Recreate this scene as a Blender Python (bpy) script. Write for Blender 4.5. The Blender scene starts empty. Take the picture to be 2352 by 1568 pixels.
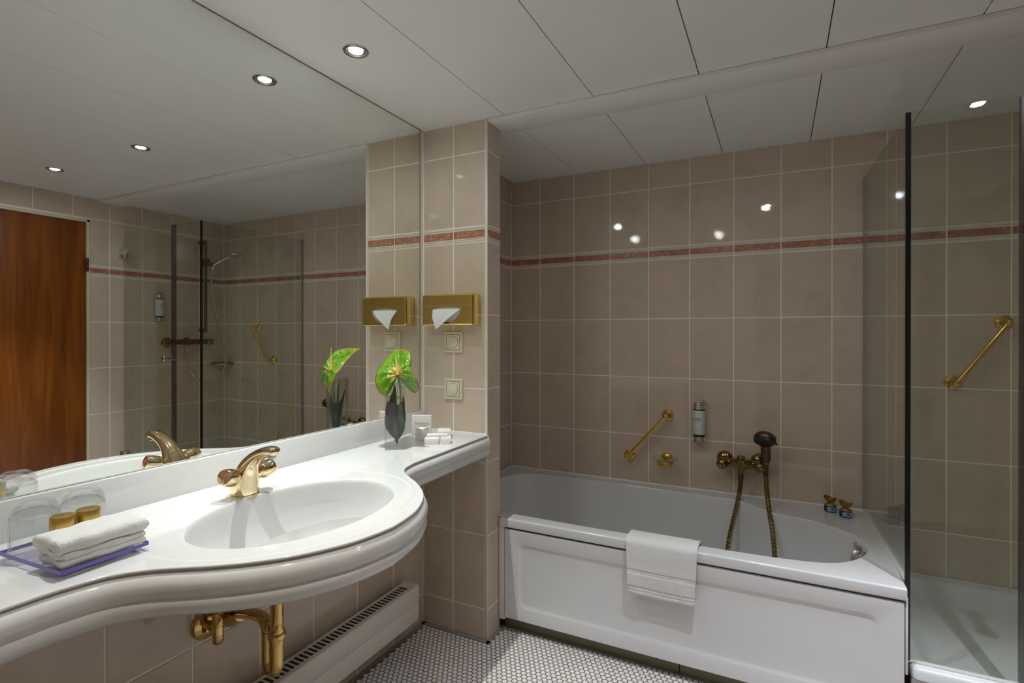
import bpy, bmesh, math, random
import numpy as np
from mathutils import Vector, Matrix
random.seed(7)
PI = math.pi
scene = bpy.context.scene
COL = scene.collection

# ------------------------------------------------------------------ camera, world, exposure
cam_d = bpy.data.cameras.new('camera')
cam = bpy.data.objects.new('camera', cam_d)
COL.objects.link(cam)
cam.location = (1.1839, -2.7096, 1.2302)
cam.rotation_euler = (PI / 2 - 0.0024, 0.0, 0.4651)
cam_d.sensor_fit = 'HORIZONTAL'
cam_d.sensor_width = 36.0
cam_d.lens = 1212.68 / 2352 * 36.0
cam_d.shift_y = -15.63 / 2352
cam_d.clip_start = 0.02
scene.camera = cam

world = bpy.data.worlds.new('world')
scene.world = world
world.use_nodes = True
world.node_tree.nodes['Background'].inputs[0].default_value = (0.8, 0.85, 0.9, 1)
world.node_tree.nodes['Background'].inputs[1].default_value = 0.05

scene.view_settings.view_transform = 'Standard'
scene.view_settings.look = 'None'
scene.view_settings.gamma = 1.0
scene.view_settings.use_curve_mapping = False
scene.view_settings.exposure = 0.40
scene.cycles.max_bounces = 8
scene.cycles.diffuse_bounces = 4
scene.cycles.glossy_bounces = 5
scene.cycles.transmission_bounces = 7
scene.cycles.transparent_max_bounces = 20
scene.cycles.use_adaptive_sampling = True
scene.cycles.adaptive_threshold = 0.05
scene.cycles.use_light_tree = False
scene.cycles.caustics_reflective = True
scene.cycles.caustics_refractive = False
scene.cycles.sample_clamp_indirect = 3.0
scene.cycles.blur_glossy = 0.6

# ceiling downlights: x, y, watts, colour   (the lamps themselves are built further down)
NEUTRAL = (0.95, 1.0, 0.985)
COOL = (0.925, 0.975, 1.04)
WARM = (1.0, 0.93, 0.80)
DOWNLIGHTS = [
    (0.037, -1.484, 46.0, NEUTRAL, 'round recessed ceiling downlight above the flower vase and wash basin'),
    (0.030, -2.080, 22.0, NEUTRAL, 'round recessed ceiling downlight above the folded towel on the vanity'),
    (1.115, -1.295, 40.0, COOL, 'round recessed ceiling downlight in front of the bathtub'),
    (1.865, -1.310, 62.0, COOL, 'round recessed ceiling downlight in front of the shower door'),
    (0.730, -2.220, 16.0, WARM, 'round recessed ceiling downlight near the middle of the room'),
]
SPOT_ANGLE = 68      # halogen reflector beam; the lens itself adds the wide spill
SPOT_BLEND = 0.85
LENS = 300.0

# ------------------------------------------------------------------ measured room
XM = -0.166        # mirror face / left wall
XR = 2.390         # right wall (door, shower)
YF = -3.05         # wall behind the camera
XA = -0.179        # alcove left wall
YP, YS, XS = -0.867, -0.757, 0.149      # pilaster front, back, side
ZC = 2.09
ROWS = [0.0, 0.1227, 0.4175, 0.7125, 1.0077, 1.3042, 1.5999, 1.665, 1.961, 2.09]
ZT = 0.824         # vanity top

# ------------------------------------------------------------------ materials
MATS = {}
def nodes_of(name):
    m = bpy.data.materials.new(name)
    m.use_nodes = True
    nt = m.node_tree
    nt.nodes.clear()
    out = nt.nodes.new('ShaderNodeOutputMaterial')
    return m, nt, out
def N(nt, kind, **kw):
    n = nt.nodes.new(kind)
    for k, v in kw.items():
        setattr(n, k, v)
    return n
def principled(nt, out, base=(0.8, 0.8, 0.8), rough=0.5, metal=0.0, **kw):
    p = nt.nodes.new('ShaderNodeBsdfPrincipled')
    p.inputs['Base Color'].default_value = (*base, 1)
    p.inputs['Roughness'].default_value = rough
    p.inputs['Metallic'].default_value = metal
    for k, v in kw.items():
        p.inputs[k].default_value = v
    nt.links.new(p.outputs[0], out.inputs[0])
    return p
def coords(nt, scale=1.0, randomise=True):
    tc = N(nt, 'ShaderNodeTexCoord')
    mp = N(nt, 'ShaderNodeMapping')
    mp.inputs['Scale'].default_value = (scale,) * 3 if not isinstance(scale, tuple) else scale
    if randomise:
        oi = N(nt, 'ShaderNodeObjectInfo')
        mu = N(nt, 'ShaderNodeMath', operation='MULTIPLY')
        mu.inputs[1].default_value = 37.0
        nt.links.new(oi.outputs['Random'], mu.inputs[0])
        nt.links.new(mu.outputs[0], mp.inputs['Location'])
    nt.links.new(tc.outputs['Object'], mp.inputs['Vector'])
    return mp.outputs[0]
def noise_ramp(nt, vec, stops, scale=5, detail=4, rough=0.6, distortion=0.0):
    n = N(nt, 'ShaderNodeTexNoise')
    n.inputs['Scale'].default_value = scale
    n.inputs['Detail'].default_value = detail
    n.inputs['Roughness'].default_value = rough
    n.inputs['Distortion'].default_value = distortion
    nt.links.new(vec, n.inputs['Vector'])
    r = N(nt, 'ShaderNodeValToRGB')
    el = r.color_ramp.elements
    while len(el) < len(stops):
        el.new(0.5)
    for e, (pos, c) in zip(el, stops):
        e.position = pos
        e.color = (*c, 1)
    nt.links.new(n.outputs[0], r.inputs[0])
    return r.outputs[0], n.outputs[0]
def bump(nt, p, height, strength=0.1, dist=0.01):
    b = N(nt, 'ShaderNodeBump')
    b.inputs['Strength'].default_value = strength
    b.inputs['Distance'].default_value = dist
    nt.links.new(height, b.inputs['Height'])
    nt.links.new(b.outputs[0], p.inputs['Normal'])
def simple(name, base, rough=0.5, metal=0.0, bump_scale=None, bump_strength=0.05, bump_dist=0.002, var=0.0, **kw):
    m, nt, out = nodes_of(name)
    p = principled(nt, out, base, rough, metal, **kw)
    if bump_scale or var:
        v = coords(nt, 1.0)
        c, h = noise_ramp(nt, v, [(0.3, tuple(x * (1 - var) for x in base)), (0.7, tuple(min(1, x * (1 + var)) for x in base))], scale=bump_scale or 6)
        if var:
            nt.links.new(c, p.inputs['Base Color'])
        if bump_scale:
            bump(nt, p, h, bump_strength, bump_dist)
    MATS[name] = m
    return m

def tile_material(name, tones, rough=0.13):
    m, nt, out = nodes_of(name)
    p = principled(nt, out, tones[0], rough)
    v = coords(nt, 1.0)
    c, _ = noise_ramp(nt, v, [(0.28, tones[0]), (0.5, tones[1]), (0.74, tones[2])], scale=7.0, detail=5, rough=0.62, distortion=0.7)
    nt.links.new(c, p.inputs['Base Color'])
    n2 = N(nt, 'ShaderNodeTexNoise')
    n2.inputs['Scale'].default_value = 150.0
    n2.inputs['Detail'].default_value = 3.0
    nt.links.new(v, n2.inputs['Vector'])
    bump(nt, p, n2.outputs[0], 0.07, 0.001)
    MATS[name] = m
tile_material('tile', [(0.560, 0.462, 0.358), (0.620, 0.515, 0.405), (0.665, 0.535, 0.435)], 0.02)
simple('grout', (0.92, 0.87, 0.78), 0.8, bump_scale=300, bump_strength=0.2)
simple('tile_trim', (0.76, 0.70, 0.60), 0.3)
def inlay_material():
    m, nt, out = nodes_of('inlay')
    p = principled(nt, out, (0.3, 0.1, 0.06), 0.2)
    v = coords(nt, 1.0)
    a, _ = noise_ramp(nt, v, [(0.40, (0.38, 0.150, 0.090)), (0.54, (0.46, 0.200, 0.125)), (0.61, (0.72, 0.55, 0.42))], scale=140, detail=4, rough=0.75, distortion=0.8)
    b, h = noise_ramp(nt, v, [(0.38, (0, 0, 0)), (0.55, (1, 1, 1))], scale=17, detail=2)
    mx = N(nt, 'ShaderNodeMix', data_type='RGBA')
    nt.links.new(b, mx.inputs[0])
    mx.inputs[6].default_value = (0.40, 0.155, 0.095, 1)
    nt.links.new(a, mx.inputs[7])
    nt.links.new(mx.outputs[2], p.inputs['Base Color'])
    MATS['inlay'] = m
inlay_material()
def tiled_wall_material():           # unseen walls behind the camera: tiles as a material
    m, nt, out = nodes_of('tiled_wall')
    p = principled(nt, out, (0.5, 0.42, 0.36), 0.25)
    tc = N(nt, 'ShaderNodeTexCoord')
    sx = N(nt, 'ShaderNodeSeparateXYZ')
    nt.links.new(tc.outputs['Object'], sx.inputs[0])
    ad = N(nt, 'ShaderNodeMath', operation='ADD')
    nt.links.new(sx.outputs[0], ad.inputs[0]); nt.links.new(sx.outputs[1], ad.inputs[1])
    cb = N(nt, 'ShaderNodeCombineXYZ')
    nt.links.new(ad.outputs[0], cb.inputs[0]); nt.links.new(sx.outputs[2], cb.inputs[1])
    br = N(nt, 'ShaderNodeTexBrick', offset=0.0)
    br.inputs['Scale'].default_value = 1.0
    br.inputs['Color1'].default_value = (0.62, 0.515, 0.42, 1)
    br.inputs['Color2'].default_value = (0.58, 0.48, 0.385, 1)
    br.inputs['Mortar'].default_value = (0.74, 0.66, 0.56, 1)
    br.inputs['Mortar Size'].default_value = 0.003
    br.inputs['Brick Width'].default_value = 0.2
    br.inputs['Row Height'].default_value = 0.2955
    nt.links.new(cb.outputs[0], br.inputs['Vector'])
    nt.links.new(br.outputs['Color'], p.inputs['Base Color'])
    MATS['tiled_wall'] = m
tiled_wall_material()
simple('ceiling_white', (0.88, 0.88, 0.86), 0.42, var=0.01)
simple('void', (0.02, 0.018, 0.015), 0.9)
simple('trim_white', (0.86, 0.85, 0.83), 0.4)
simple('sanitary', (0.74, 0.74, 0.73), 0.09, **{'Coat Weight': 0.4, 'Coat Roughness': 0.03})
simple('acrylic', (0.76, 0.762, 0.77), 0.14, **{'Coat Weight': 0.3})
simple('shower_tray', (0.80, 0.83, 0.84), 0.3, bump_scale=260, bump_strength=0.15)
simple('silicone', (0.82, 0.81, 0.79), 0.4)
simple('silicone_grey', (0.30, 0.29, 0.25), 0.55)
simple('plinth', (0.20, 0.175, 0.095), 0.35)
simple('mosaic', (0.80, 0.79, 0.80), 0.22, var=0.04)
simple('mosaic_grout', (0.24, 0.165, 0.115), 0.85, bump_scale=200, bump_strength=0.3)
simple('gold', (0.86, 0.58, 0.17), 0.13, 1.0)
simple('gold_mirror', (0.82, 0.64, 0.22), 0.012, 1.0)
simple('gold_case', (0.86, 0.67, 0.25), 0.10, 1.0)
simple('champagne', (0.82, 0.67, 0.42), 0.07, 1.0)
simple('brass', (0.62, 0.42, 0.16), 0.07, 1.0)
simple('bronze', (0.30, 0.215, 0.085), 0.14, 1.0)
simple('bronze_dark', (0.15, 0.11, 0.055), 0.32, 0.9)
simple('chrome', (0.72, 0.73, 0.75), 0.06, 1.0)
simple('steel', (0.48, 0.48, 0.46), 0.2, 1.0)
simple('black_rubber_and_shade', (0.012, 0.012, 0.010), 0.35)  # rubber of the spray parts, also the painted shade in the tub gap
simple('glass_edge', (0.004, 0.008, 0.009), 0.12)
simple('seal', (0.30, 0.30, 0.29), 0.4)
simple('radiator', (0.77, 0.72, 0.64), 0.35)
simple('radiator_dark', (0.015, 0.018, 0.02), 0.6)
simple('switch', (0.72, 0.66, 0.51), 0.3)
simple('switch_gap', (0.16, 0.12, 0.05), 0.6)
simple('paper', (0.83, 0.82, 0.79), 0.6)
simple('card', (0.83, 0.80, 0.75), 0.55)
simple('card_front', (0.70, 0.66, 0.60), 0.6)
simple('print_grey', (0.22, 0.21, 0.19), 0.6)
simple('print_soft', (0.42, 0.40, 0.34), 0.6)
simple('lime', (0.36, 0.62, 0.02), 0.45)
simple('tissue', (0.86, 0.86, 0.85), 0.85, bump_scale=60, bump_strength=0.1)
simple('bottle_gold', (0.62, 0.42, 0.12), 0.30, 0.85)
simple('bottle_body', (0.78, 0.76, 0.70), 0.3)
simple('dispenser_label', (0.62, 0.68, 0.66), 0.4)
simple('dispenser_green', (0.01, 0.035, 0.01), 0.25)
simple('red', (0.75, 0.06, 0.02), 0.3)
simple('blue', (0.05, 0.12, 0.6), 0.3)
simple('wrap_gold', (0.36, 0.22, 0.04), 0.38, 0.4, bump_scale=90, bump_strength=0.4)
simple('wrap_dark', (0.03, 0.028, 0.04), 0.3)
simple('wrap_blue', (0.30, 0.42, 0.58), 0.35)
simple('wrap_navy', (0.02, 0.03, 0.12), 0.4)
simple('leaf_green', (0.035, 0.10, 0.012), 0.3, bump_scale=50, var=0.25)
simple('leaf_olive', (0.042, 0.064, 0.020), 0.35, bump_scale=50, var=0.25)
simple('leaf_purple', (0.024, 0.008, 0.015), 0.3, bump_scale=50, var=0.3)
simple('stem', (0.09, 0.22, 0.03), 0.35)
simple('stem_red', (0.28, 0.035, 0.035), 0.35)
simple('door_edge', (0.70, 0.60, 0.44), 0.4)
simple('door_hinge', (0.09, 0.055, 0.03), 0.4, 0.6)

def towel_material():
    m, nt, out = nodes_of('towel')
    p = principled(nt, out, (0.84, 0.84, 0.82), 0.95, **{'Sheen Weight': 0.3})
    v = coords(nt, 1.0)
    n = N(nt, 'ShaderNodeTexNoise'); n.inputs['Scale'].default_value = 520; n.inputs['Detail'].default_value = 5
    nt.links.new(v, n.inputs['Vector'])
    bump(nt, p, n.outputs[0], 0.8, 0.0028)
    MATS['towel'] = m
    m2, nt, out = nodes_of('towel_band')
    p = principled(nt, out, (0.82, 0.81, 0.79), 0.8)
    MATS['towel_band'] = m2
towel_material()
def wood_material():
    m, nt, out = nodes_of('door_wood')
    p = principled(nt, out, (0.25, 0.08, 0.01), 0.28)
    v = coords(nt, (9.0, 9.0, 0.55), False)
    w = N(nt, 'ShaderNodeTexNoise'); w.inputs['Scale'].default_value = 2.2; w.inputs['Detail'].default_value = 7; w.inputs['Distortion'].default_value = 1.3
    nt.links.new(v, w.inputs['Vector'])
    r = N(nt, 'ShaderNodeValToRGB')
    el = r.color_ramp.elements
    el[0].position = 0.30; el[0].color = (0.145, 0.032, 0.003, 1)
    el[1].position = 0.72; el[1].color = (0.30, 0.092, 0.010, 1)
    nt.links.new(w.outputs[0], r.inputs[0])
    nt.links.new(r.outputs[0], p.inputs['Base Color'])
    MATS['door_wood'] = m
wood_material()
def mirror_material():
    m, nt, out = nodes_of('mirror_silver')
    principled(nt, out, (0.90, 0.915, 0.885), 0.0, 1.0)
    MATS['mirror_silver'] = m
mirror_material()
def thin_glass(name, tint, f0=0.04, rough=0.0):
    m, nt, out = nodes_of(name)
    lw = N(nt, 'ShaderNodeLayerWeight'); lw.inputs['Blend'].default_value = 0.5
    pw = N(nt, 'ShaderNodeMath', operation='POWER'); pw.inputs[1].default_value = 5.0
    ma = N(nt, 'ShaderNodeMath', operation='MULTIPLY_ADD'); ma.inputs[1].default_value = 1 - f0; ma.inputs[2].default_value = f0
    nt.links.new(lw.outputs['Facing'], pw.inputs[0]); nt.links.new(pw.outputs[0], ma.inputs[0])
    t = N(nt, 'ShaderNodeBsdfTransparent'); t.inputs[0].default_value = (*tint, 1)
    g = N(nt, 'ShaderNodeBsdfGlossy'); g.inputs['Roughness'].default_value = rough
    mx = N(nt, 'ShaderNodeMixShader')
    nt.links.new(ma.outputs[0], mx.inputs[0]); nt.links.new(t.outputs[0], mx.inputs[1]); nt.links.new(g.outputs[0], mx.inputs[2])
    nt.links.new(mx.outputs[0], out.inputs[0])
    MATS[name] = m
thin_glass('shower_glass', (0.94, 0.96, 0.94), 0.045)
thin_glass('seal_clear', (0.46, 0.46, 0.45), 0.10, 0.3)
thin_glass('vase_glass', (0.965, 0.972, 0.974), 0.03)
thin_glass('dish_glass', (0.95, 0.96, 0.955), 0.05)
thin_glass('water', (0.98, 0.985, 0.975), 0.015)
thin_glass('tray_clear', (0.93, 0.92, 0.975), 0.04)
def refractive(name, col, mixt):
    m, nt, out = nodes_of(name)
    g = N(nt, 'ShaderNodeBsdfGlass'); g.inputs['Color'].default_value = (*col, 1); g.inputs['IOR'].default_value = 1.47
    g.inputs['Roughness'].default_value = 0.0
    t = N(nt, 'ShaderNodeBsdfTransparent'); t.inputs[0].default_value = (0.985, 0.99, 0.988, 1)
    mx = N(nt, 'ShaderNodeMixShader'); mx.inputs[0].default_value = mixt
    nt.links.new(t.outputs[0], mx.inputs[1]); nt.links.new(g.outputs[0], mx.inputs[2])
    nt.links.new(mx.outputs[0], out.inputs[0])
    MATS[name] = m
refractive('tumbler_glass', (0.98, 0.99, 0.985), 0.28)
simple('tray_violet', (0.15, 0.125, 0.50), 0.2)
def lamp_lens(name, col, strength):
    m, nt, out = nodes_of(name)
    e = N(nt, 'ShaderNodeEmission'); e.inputs[0].default_value = (*col, 1); e.inputs[1].default_value = strength
    nt.links.new(e.outputs[0], out.inputs[0])
    MATS[name] = m
lamp_lens('lens_neutral', NEUTRAL, LENS)
lamp_lens('lens_cool', COOL, LENS)
lamp_lens('lens_warm', WARM, LENS)
def spathe_material():
    m, nt, out = nodes_of('spathe')
    p = principled(nt, out, (0.2, 0.4, 0.02), 0.16, **{'Coat Weight': 0.6, 'Coat Roughness': 0.06, 'Subsurface Weight': 0.0})
    at = N(nt, 'ShaderNodeAttribute', attribute_name='radial')
    r = N(nt, 'ShaderNodeValToRGB')
    el = r.color_ramp.elements
    el[0].position = 0.0; el[0].color = (0.30, 0.085, 0.03, 1)
    el[1].position = 0.16; el[1].color = (0.50, 0.30, 0.06, 1)
    for pos, c in ((0.30, (0.30, 0.36, 0.03)), (0.50, (0.085, 0.215, 0.005)), (0.92, (0.125, 0.275, 0.006)), (1.0, (0.34, 0.10, 0.04))):
        e = el.new(pos); e.color = (*c, 1)
    nt.links.new(at.outputs['Fac'], r.inputs[0])
    nt.links.new(r.outputs[0], p.inputs['Base Color'])
    v = coords(nt, 1.0, False)
    n = N(nt, 'ShaderNodeTexNoise'); n.inputs['Scale'].default_value = 55; n.inputs['Detail'].default_value = 2
    nt.links.new(v, n.inputs['Vector'])
    bump(nt, p, n.outputs[0], 0.9, 0.010)
    t = N(nt, 'ShaderNodeBsdfTranslucent'); t.inputs[0].default_value = (0.42, 0.62, 0.03, 1)
    mx = N(nt, 'ShaderNodeMixShader'); mx.inputs[0].default_value = 0.13
    nt.links.new(p.outputs[0], mx.inputs[1]); nt.links.new(t.outputs[0], mx.inputs[2]); nt.links.new(mx.outputs[0], out.inputs[0])
    MATS['spathe'] = m
    m, nt, out = nodes_of('spadix')
    p = principled(nt, out, (0.7, 0.5, 0.15), 0.45)
    at = N(nt, 'ShaderNodeAttribute', attribute_name='radial')
    r = N(nt, 'ShaderNodeValToRGB')
    el = r.color_ramp.elements
    el[0].position = 0.45; el[0].color = (0.72, 0.52, 0.20, 1)
    el[1].position = 0.85; el[1].color = (0.13, 0.40, 0.02, 1)
    e = el.new(0.62); e.color = (0.70, 0.58, 0.08, 1)
    nt.links.new(at.outputs['Fac'], r.inputs[0]); nt.links.new(r.outputs[0], p.inputs['Base Color'])
    v = coords(nt, 1.0, False)
    n = N(nt, 'ShaderNodeTexVoronoi'); n.inputs['Scale'].default_value = 500
    nt.links.new(v, n.inputs['Vector']); bump(nt, p, n.outputs[0], 0.5, 0.001)
    MATS['spadix'] = m
spathe_material()

# ------------------------------------------------------------------ mesh helpers
class MB:
    """collects shapes; build() links them as ONE mesh object"""
    def __init__(self):
        self.bm = bmesh.new()
        self.mi = 0
    def _faces(self, faces):
        for f in faces:
            f.material_index = self.mi
        return faces
    def poly(self, pts):
        f = self.bm.faces.new([self.bm.verts.new(p) for p in pts])
        self._faces([f]); return f
    def box(self, lo, hi, bevel=0.0, seg=1, mat=None):
        vs = [self.bm.verts.new((x, y, z)) for x in (lo[0], hi[0]) for y in (lo[1], hi[1]) for z in (lo[2], hi[2])]
        idx = [(0, 1, 3, 2), (4, 6, 7, 5), (0, 4, 5, 1), (2, 3, 7, 6), (0, 2, 6, 4), (1, 5, 7, 3)]
        fs = [self.bm.faces.new([vs[i] for i in q]) for q in idx]
        if mat is not None:
            bmesh.ops.transform(self.bm, matrix=mat, verts=vs)
        self._faces(fs)
        if bevel > 0:
            es = list({e for f in fs for e in f.edges})
            r = bmesh.ops.bevel(self.bm, geom=es, offset=bevel, segments=seg, profile=0.5, affect='EDGES')
            self._faces(r['faces'])
        return self
    def rings(self, rings, close_u=True, cap0=False, cap1=False):
        """loft a list of equal-length loops"""
        V = [[self.bm.verts.new(p) for p in r] for r in rings]
        n = len(V[0])
        fs = []
        for a, b in zip(V[:-1], V[1:]):
            for i in range(n if close_u else n - 1):
                j = (i + 1) % n
                fs.append(self.bm.faces.new((a[i], a[j], b[j], b[i])))
        if cap0: fs.append(self.bm.faces.new(list(reversed(V[0]))))
        if cap1: fs.append(self.bm.faces.new(V[-1]))
        self._faces(fs)
        return V
    def lathe(self, prof, origin=(0, 0, 0), axis=(0, 0, 1), seg=32, cap0=True, cap1=True):
        """prof: (radius, height) along axis"""
        a = Vector(axis).normalized()
        u = a.orthogonal().normalized(); w = a.cross(u)
        o = Vector(origin)
        R = []
        for r, h in prof:
            r = max(r, 1e-5)
            R.append([o + a * h + (u * math.cos(t) + w * math.sin(t)) * r for t in [2 * PI * k / seg for k in range(seg)]])
        self.rings(R, True, cap0, cap1)
        return self
    def tube(self, pts, rad, seg=12, cap=True, smooth=0):
        pts = [Vector(p) for p in pts]
        if smooth: 
            rads = rad if isinstance(rad, (list, tuple)) else None
            pts, rads = catmull(pts, smooth, rads)
            if rads: rad = rads
        n = len(pts)
        rads = list(rad) if isinstance(rad, (list, tuple)) else [rad] * n
        t0 = (pts[1] - pts[0]).normalized()
        u = t0.orthogonal().normalized()
        R = []
        for i, p in enumerate(pts):
            t = (pts[min(i + 1, n - 1)] - pts[max(i - 1, 0)]).normalized()
            u = (u - t * u.dot(t)).normalized()
            w = t.cross(u)
            R.append([p + (u * math.cos(a) + w * math.sin(a)) * rads[i] for a in [2 * PI * k / seg for k in range(seg)]])
        self.rings(R, True, cap, cap)
        return self
    def build(self, name, mat, parent=None, smooth_angle=35, loc=None):
        bm = self.bm
        bmesh.ops.recalc_face_normals(bm, faces=bm.faces[:])
        me = bpy.data.meshes.new(name)
        if smooth_angle:
            thr = math.radians(smooth_angle)
            for f in bm.faces: f.smooth = True
            for e in bm.edges:
                if len(e.link_faces) == 2 and e.calc_face_angle(0) > thr:
                    e.smooth = False
        if loc is not None:
            bmesh.ops.translate(bm, vec=-Vector(loc), verts=bm.verts[:])
        bm.to_mesh(me); bm.free()
        for mm in (mat if isinstance(mat, (list, tuple)) else [mat]):
            me.materials.append(MATS[mm])
        return link(name, me, parent, loc)
def link(name, me, parent=None, loc=None):
    o = bpy.data.objects.new(name, me)
    COL.objects.link(o)
    if loc is not None: o.location = loc
    if parent is not None:
        o.parent = parent
        if loc is not None:
            o.location = Vector(loc) - world_loc(parent)
        else:
            o.location = -world_loc(parent)
    return o
def world_loc(o):
    v = Vector((0, 0, 0))
    while o is not None:
        v += o.location; o = o.parent
    return v
def catmull(pts, sub, rads=None):
    out, ro = [], []
    n = len(pts)
    for i in range(n - 1):
        p0, p1, p2, p3 = pts[max(i - 1, 0)], pts[i], pts[i + 1], pts[min(i + 2, n - 1)]
        for k in range(sub):
            t = k / sub
            out.append(0.5 * ((2 * p1) + (-p0 + p2) * t + (2 * p0 - 5 * p1 + 4 * p2 - p3) * t * t + (-p0 + 3 * p1 - 3 * p2 + p3) * t ** 3))
            if rads: ro.append(rads[i] * (1 - t) + rads[i + 1] * t)
    out.append(pts[-1])
    if rads: ro.append(rads[-1])
    return out, (ro if rads else None)
def thing(name, label, cat, loc, group=None):
    o = bpy.data.objects.new(name, None)
    o.empty_display_size = 0.05
    COL.objects.link(o)
    o.location = loc
    return tag(o, label, cat, group)
def tag(o, label, cat, group=None):
    o['label'] = label; o['category'] = cat
    if group: o['group'] = group
    return o
def struct(o, label=None, cat=None):
    o['kind'] = 'structure'
    if label: o['label'] = label
    if cat: o['category'] = cat
    return o
def copy_tree(o, parent=None):
    c = o.copy(); COL.objects.link(c); c.parent = parent
    for ch in [x for x in bpy.data.objects if x.parent == o]:
        copy_tree(ch, c)
    return c
def text(name, s, size, mat, parent, loc, rot, align='CENTER', extrude=0.0002):
    cu = bpy.data.curves.new(name, 'FONT')
    cu.body = s; cu.size = size; cu.align_x = align; cu.align_y = 'CENTER'; cu.extrude = extrude
    cu.materials.append(MATS[mat])
    tmp = bpy.data.objects.new(name, cu); COL.objects.link(tmp)
    dg = bpy.context.evaluated_depsgraph_get()
    me = bpy.data.meshes.new_from_object(tmp.evaluated_get(dg))
    bpy.data.objects.remove(tmp); bpy.data.curves.remove(cu)
    me.name = name
    o = bpy.data.objects.new(name, me); COL.objects.link(o)
    o.parent = parent
    o.location = Vector(loc) - world_loc(parent)
    o.rotation_euler = rot
    return o

# ------------------------------------------------------------------ tiled walls
TILE_MESH = {}
JOINT = 0.0052
TH = 0.006
def tile_mesh(w, h, kind):
    key = (round(w, 4), round(h, 4), kind)
    if key in TILE_MESH: return TILE_MESH[key]
    bm = bmesh.new()
    def slab(x0, x1, z0, z1, face, ch, mi):
        # local: x across, z up, front faces -y at y = -face ; back at y = TH
        B = [(x0, TH, z0), (x1, TH, z0), (x1, TH, z1), (x0, TH, z1)]
        M = [(x0, -face + ch, z0), (x1, -face + ch, z0), (x1, -face + ch, z1), (x0, -face + ch, z1)]
        F = [(x0 + ch, -face, z0 + ch), (x1 - ch, -face, z0 + ch), (x1 - ch, -face, z1 - ch), (x0 + ch, -face, z1 - ch)]
        V = [[bm.verts.new(p) for p in L] for L in (B, M, F)]
        fs = []
        for a, b in zip(V[:-1], V[1:]):
            for i in range(4):
                j = (i + 1) % 4
                fs.append(bm.faces.new((a[i], a[j], b[j], b[i])))
        fs.append(bm.faces.new(V[2]))
        for f in fs: f.material_index = mi
    hw, hh = w / 2 - JOINT / 2, h / 2 - JOINT / 2
    if kind == 'border':
        # rounded ribs above and below a marbled band
        slab(-hw, hw, hh - 0.0075, hh, 0.0030, 0.0022, 1)
        slab(-hw, hw, hh - 0.0150, hh - 0.0085, 0.0018, 0.0018, 1)
        slab(-hw, hw, -hh + 0.0155, hh - 0.0155, 0.0008, 0.0008, 0)
        slab(-hw, hw, -hh + 0.0085, -hh + 0.0150, 0.0018, 0.0018, 1)
        slab(-hw, hw, -hh, -hh + 0.0075, 0.0030, 0.0022, 1)
    else:
        slab(-hw, hw, -hh, hh, 0.0, 0.0013, 0)
    bmesh.ops.recalc_face_normals(bm, faces=bm.faces[:])
    me = bpy.data.meshes.new('border_tile' if kind == 'border' else 'wall_tile')
    bm.to_mesh(me); bm.free()
    if kind == 'border':
        me.materials.append(MATS['inlay']); me.materials.append(MATS['tile_trim'])
    else:
        me.materials.append(MATS['tile'])
    TILE_MESH[key] = me
    return me
def tile_wall(parent, origin, rotz, cuts, rows, skip=None):
    """cuts along the wall's local x (world dir = rot z), front faces local -y"""
    c, s = math.cos(rotz), math.sin(rotz)
    for u0, u1 in zip(cuts[:-1], cuts[1:]):
        for z0, z1 in zip(rows[:-1], rows[1:]):
            if u1 - u0 < 0.012 or z1 - z0 < 0.012: continue
            um, zm = (u0 + u1) / 2, (z0 + z1) / 2
            if skip and skip(u0, u1, z0, z1): continue
            kind = 'border' if abs(z0 - 1.5999) < 1e-3 and abs(z1 - 1.665) < 1e-3 else 'tile'
            me = tile_mesh(u1 - u0, z1 - z0, kind)
            o = bpy.data.objects.new('border_tile' if kind == 'border' else 'wall_tile', me)
            COL.objects.link(o)
            o.parent = parent
            o.location = (origin[0] + c * um, origin[1] + s * um, zm)
            o.rotation_euler = (0, 0, rotz)
G = 0.0016   # grout lies this far behind the tile faces
def rng(a, b, step):
    out = []; k = 0
    while a + k * step < b - 1e-6:
        out.append(a + k * step); k += 1
    return out

# back wall (tile face y = 0)
b = MB(); b.box((XA - 0.1, G, -0.05), (XR + 0.1, 0.12, 2.2))
wall_back = struct(b.build('wall_back', 'grout', smooth_angle=0), 'long beige tiled wall behind bathtub and shower', 'wall')
cuts = [XA] + [0.2 * k for k in range(0, 12)] + [XR]
tile_wall(wall_back, (0, 0), 0, cuts, ROWS,
          lambda u0, u1, z0, z1: z1 < 0.15 or (z1 < 0.45 and u1 < 1.55))
# alcove left wall (tile face x = XA, looks +x)
b = MB(); b.box((XA - 0.12, YS, -0.05), (XA - G, 0.1, 2.2))
wall_alcove = struct(b.build('wall_alcove', 'grout', smooth_angle=0), 'narrow beige tiled wall at the head of the bathtub', 'wall')
tile_wall(wall_alcove, (XA, 0), PI / 2, [YS, -0.6, -0.4, -0.2, 0.0], ROWS, lambda u0, u1, z0, z1: z1 < 0.45)
# pilaster
b = MB(); b.box((XA - 0.12, YP + G, -0.05), (XS - G, YS, 2.2))
wall_pilaster = struct(b.build('wall_pilaster', 'grout', smooth_angle=0), 'tiled pilaster between the vanity mirror and the bathtub alcove', 'wall')
tile_wall(wall_pilaster, (0, YP), 0, [-0.1625, -0.0124, XS - 0.0112], ROWS)
tile_wall(wall_pilaster, (XS, 0), PI / 2, [YP + 0.002, YS], ROWS)
b = MB(); b.box((XS - 0.0105, YP - 0.0012, 0.0), (XS + 0.0012, YP + 0.0028, ZC), 0.0010, 2)
b.build('corner_trim', 'tile_trim', wall_pilaster)
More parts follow.
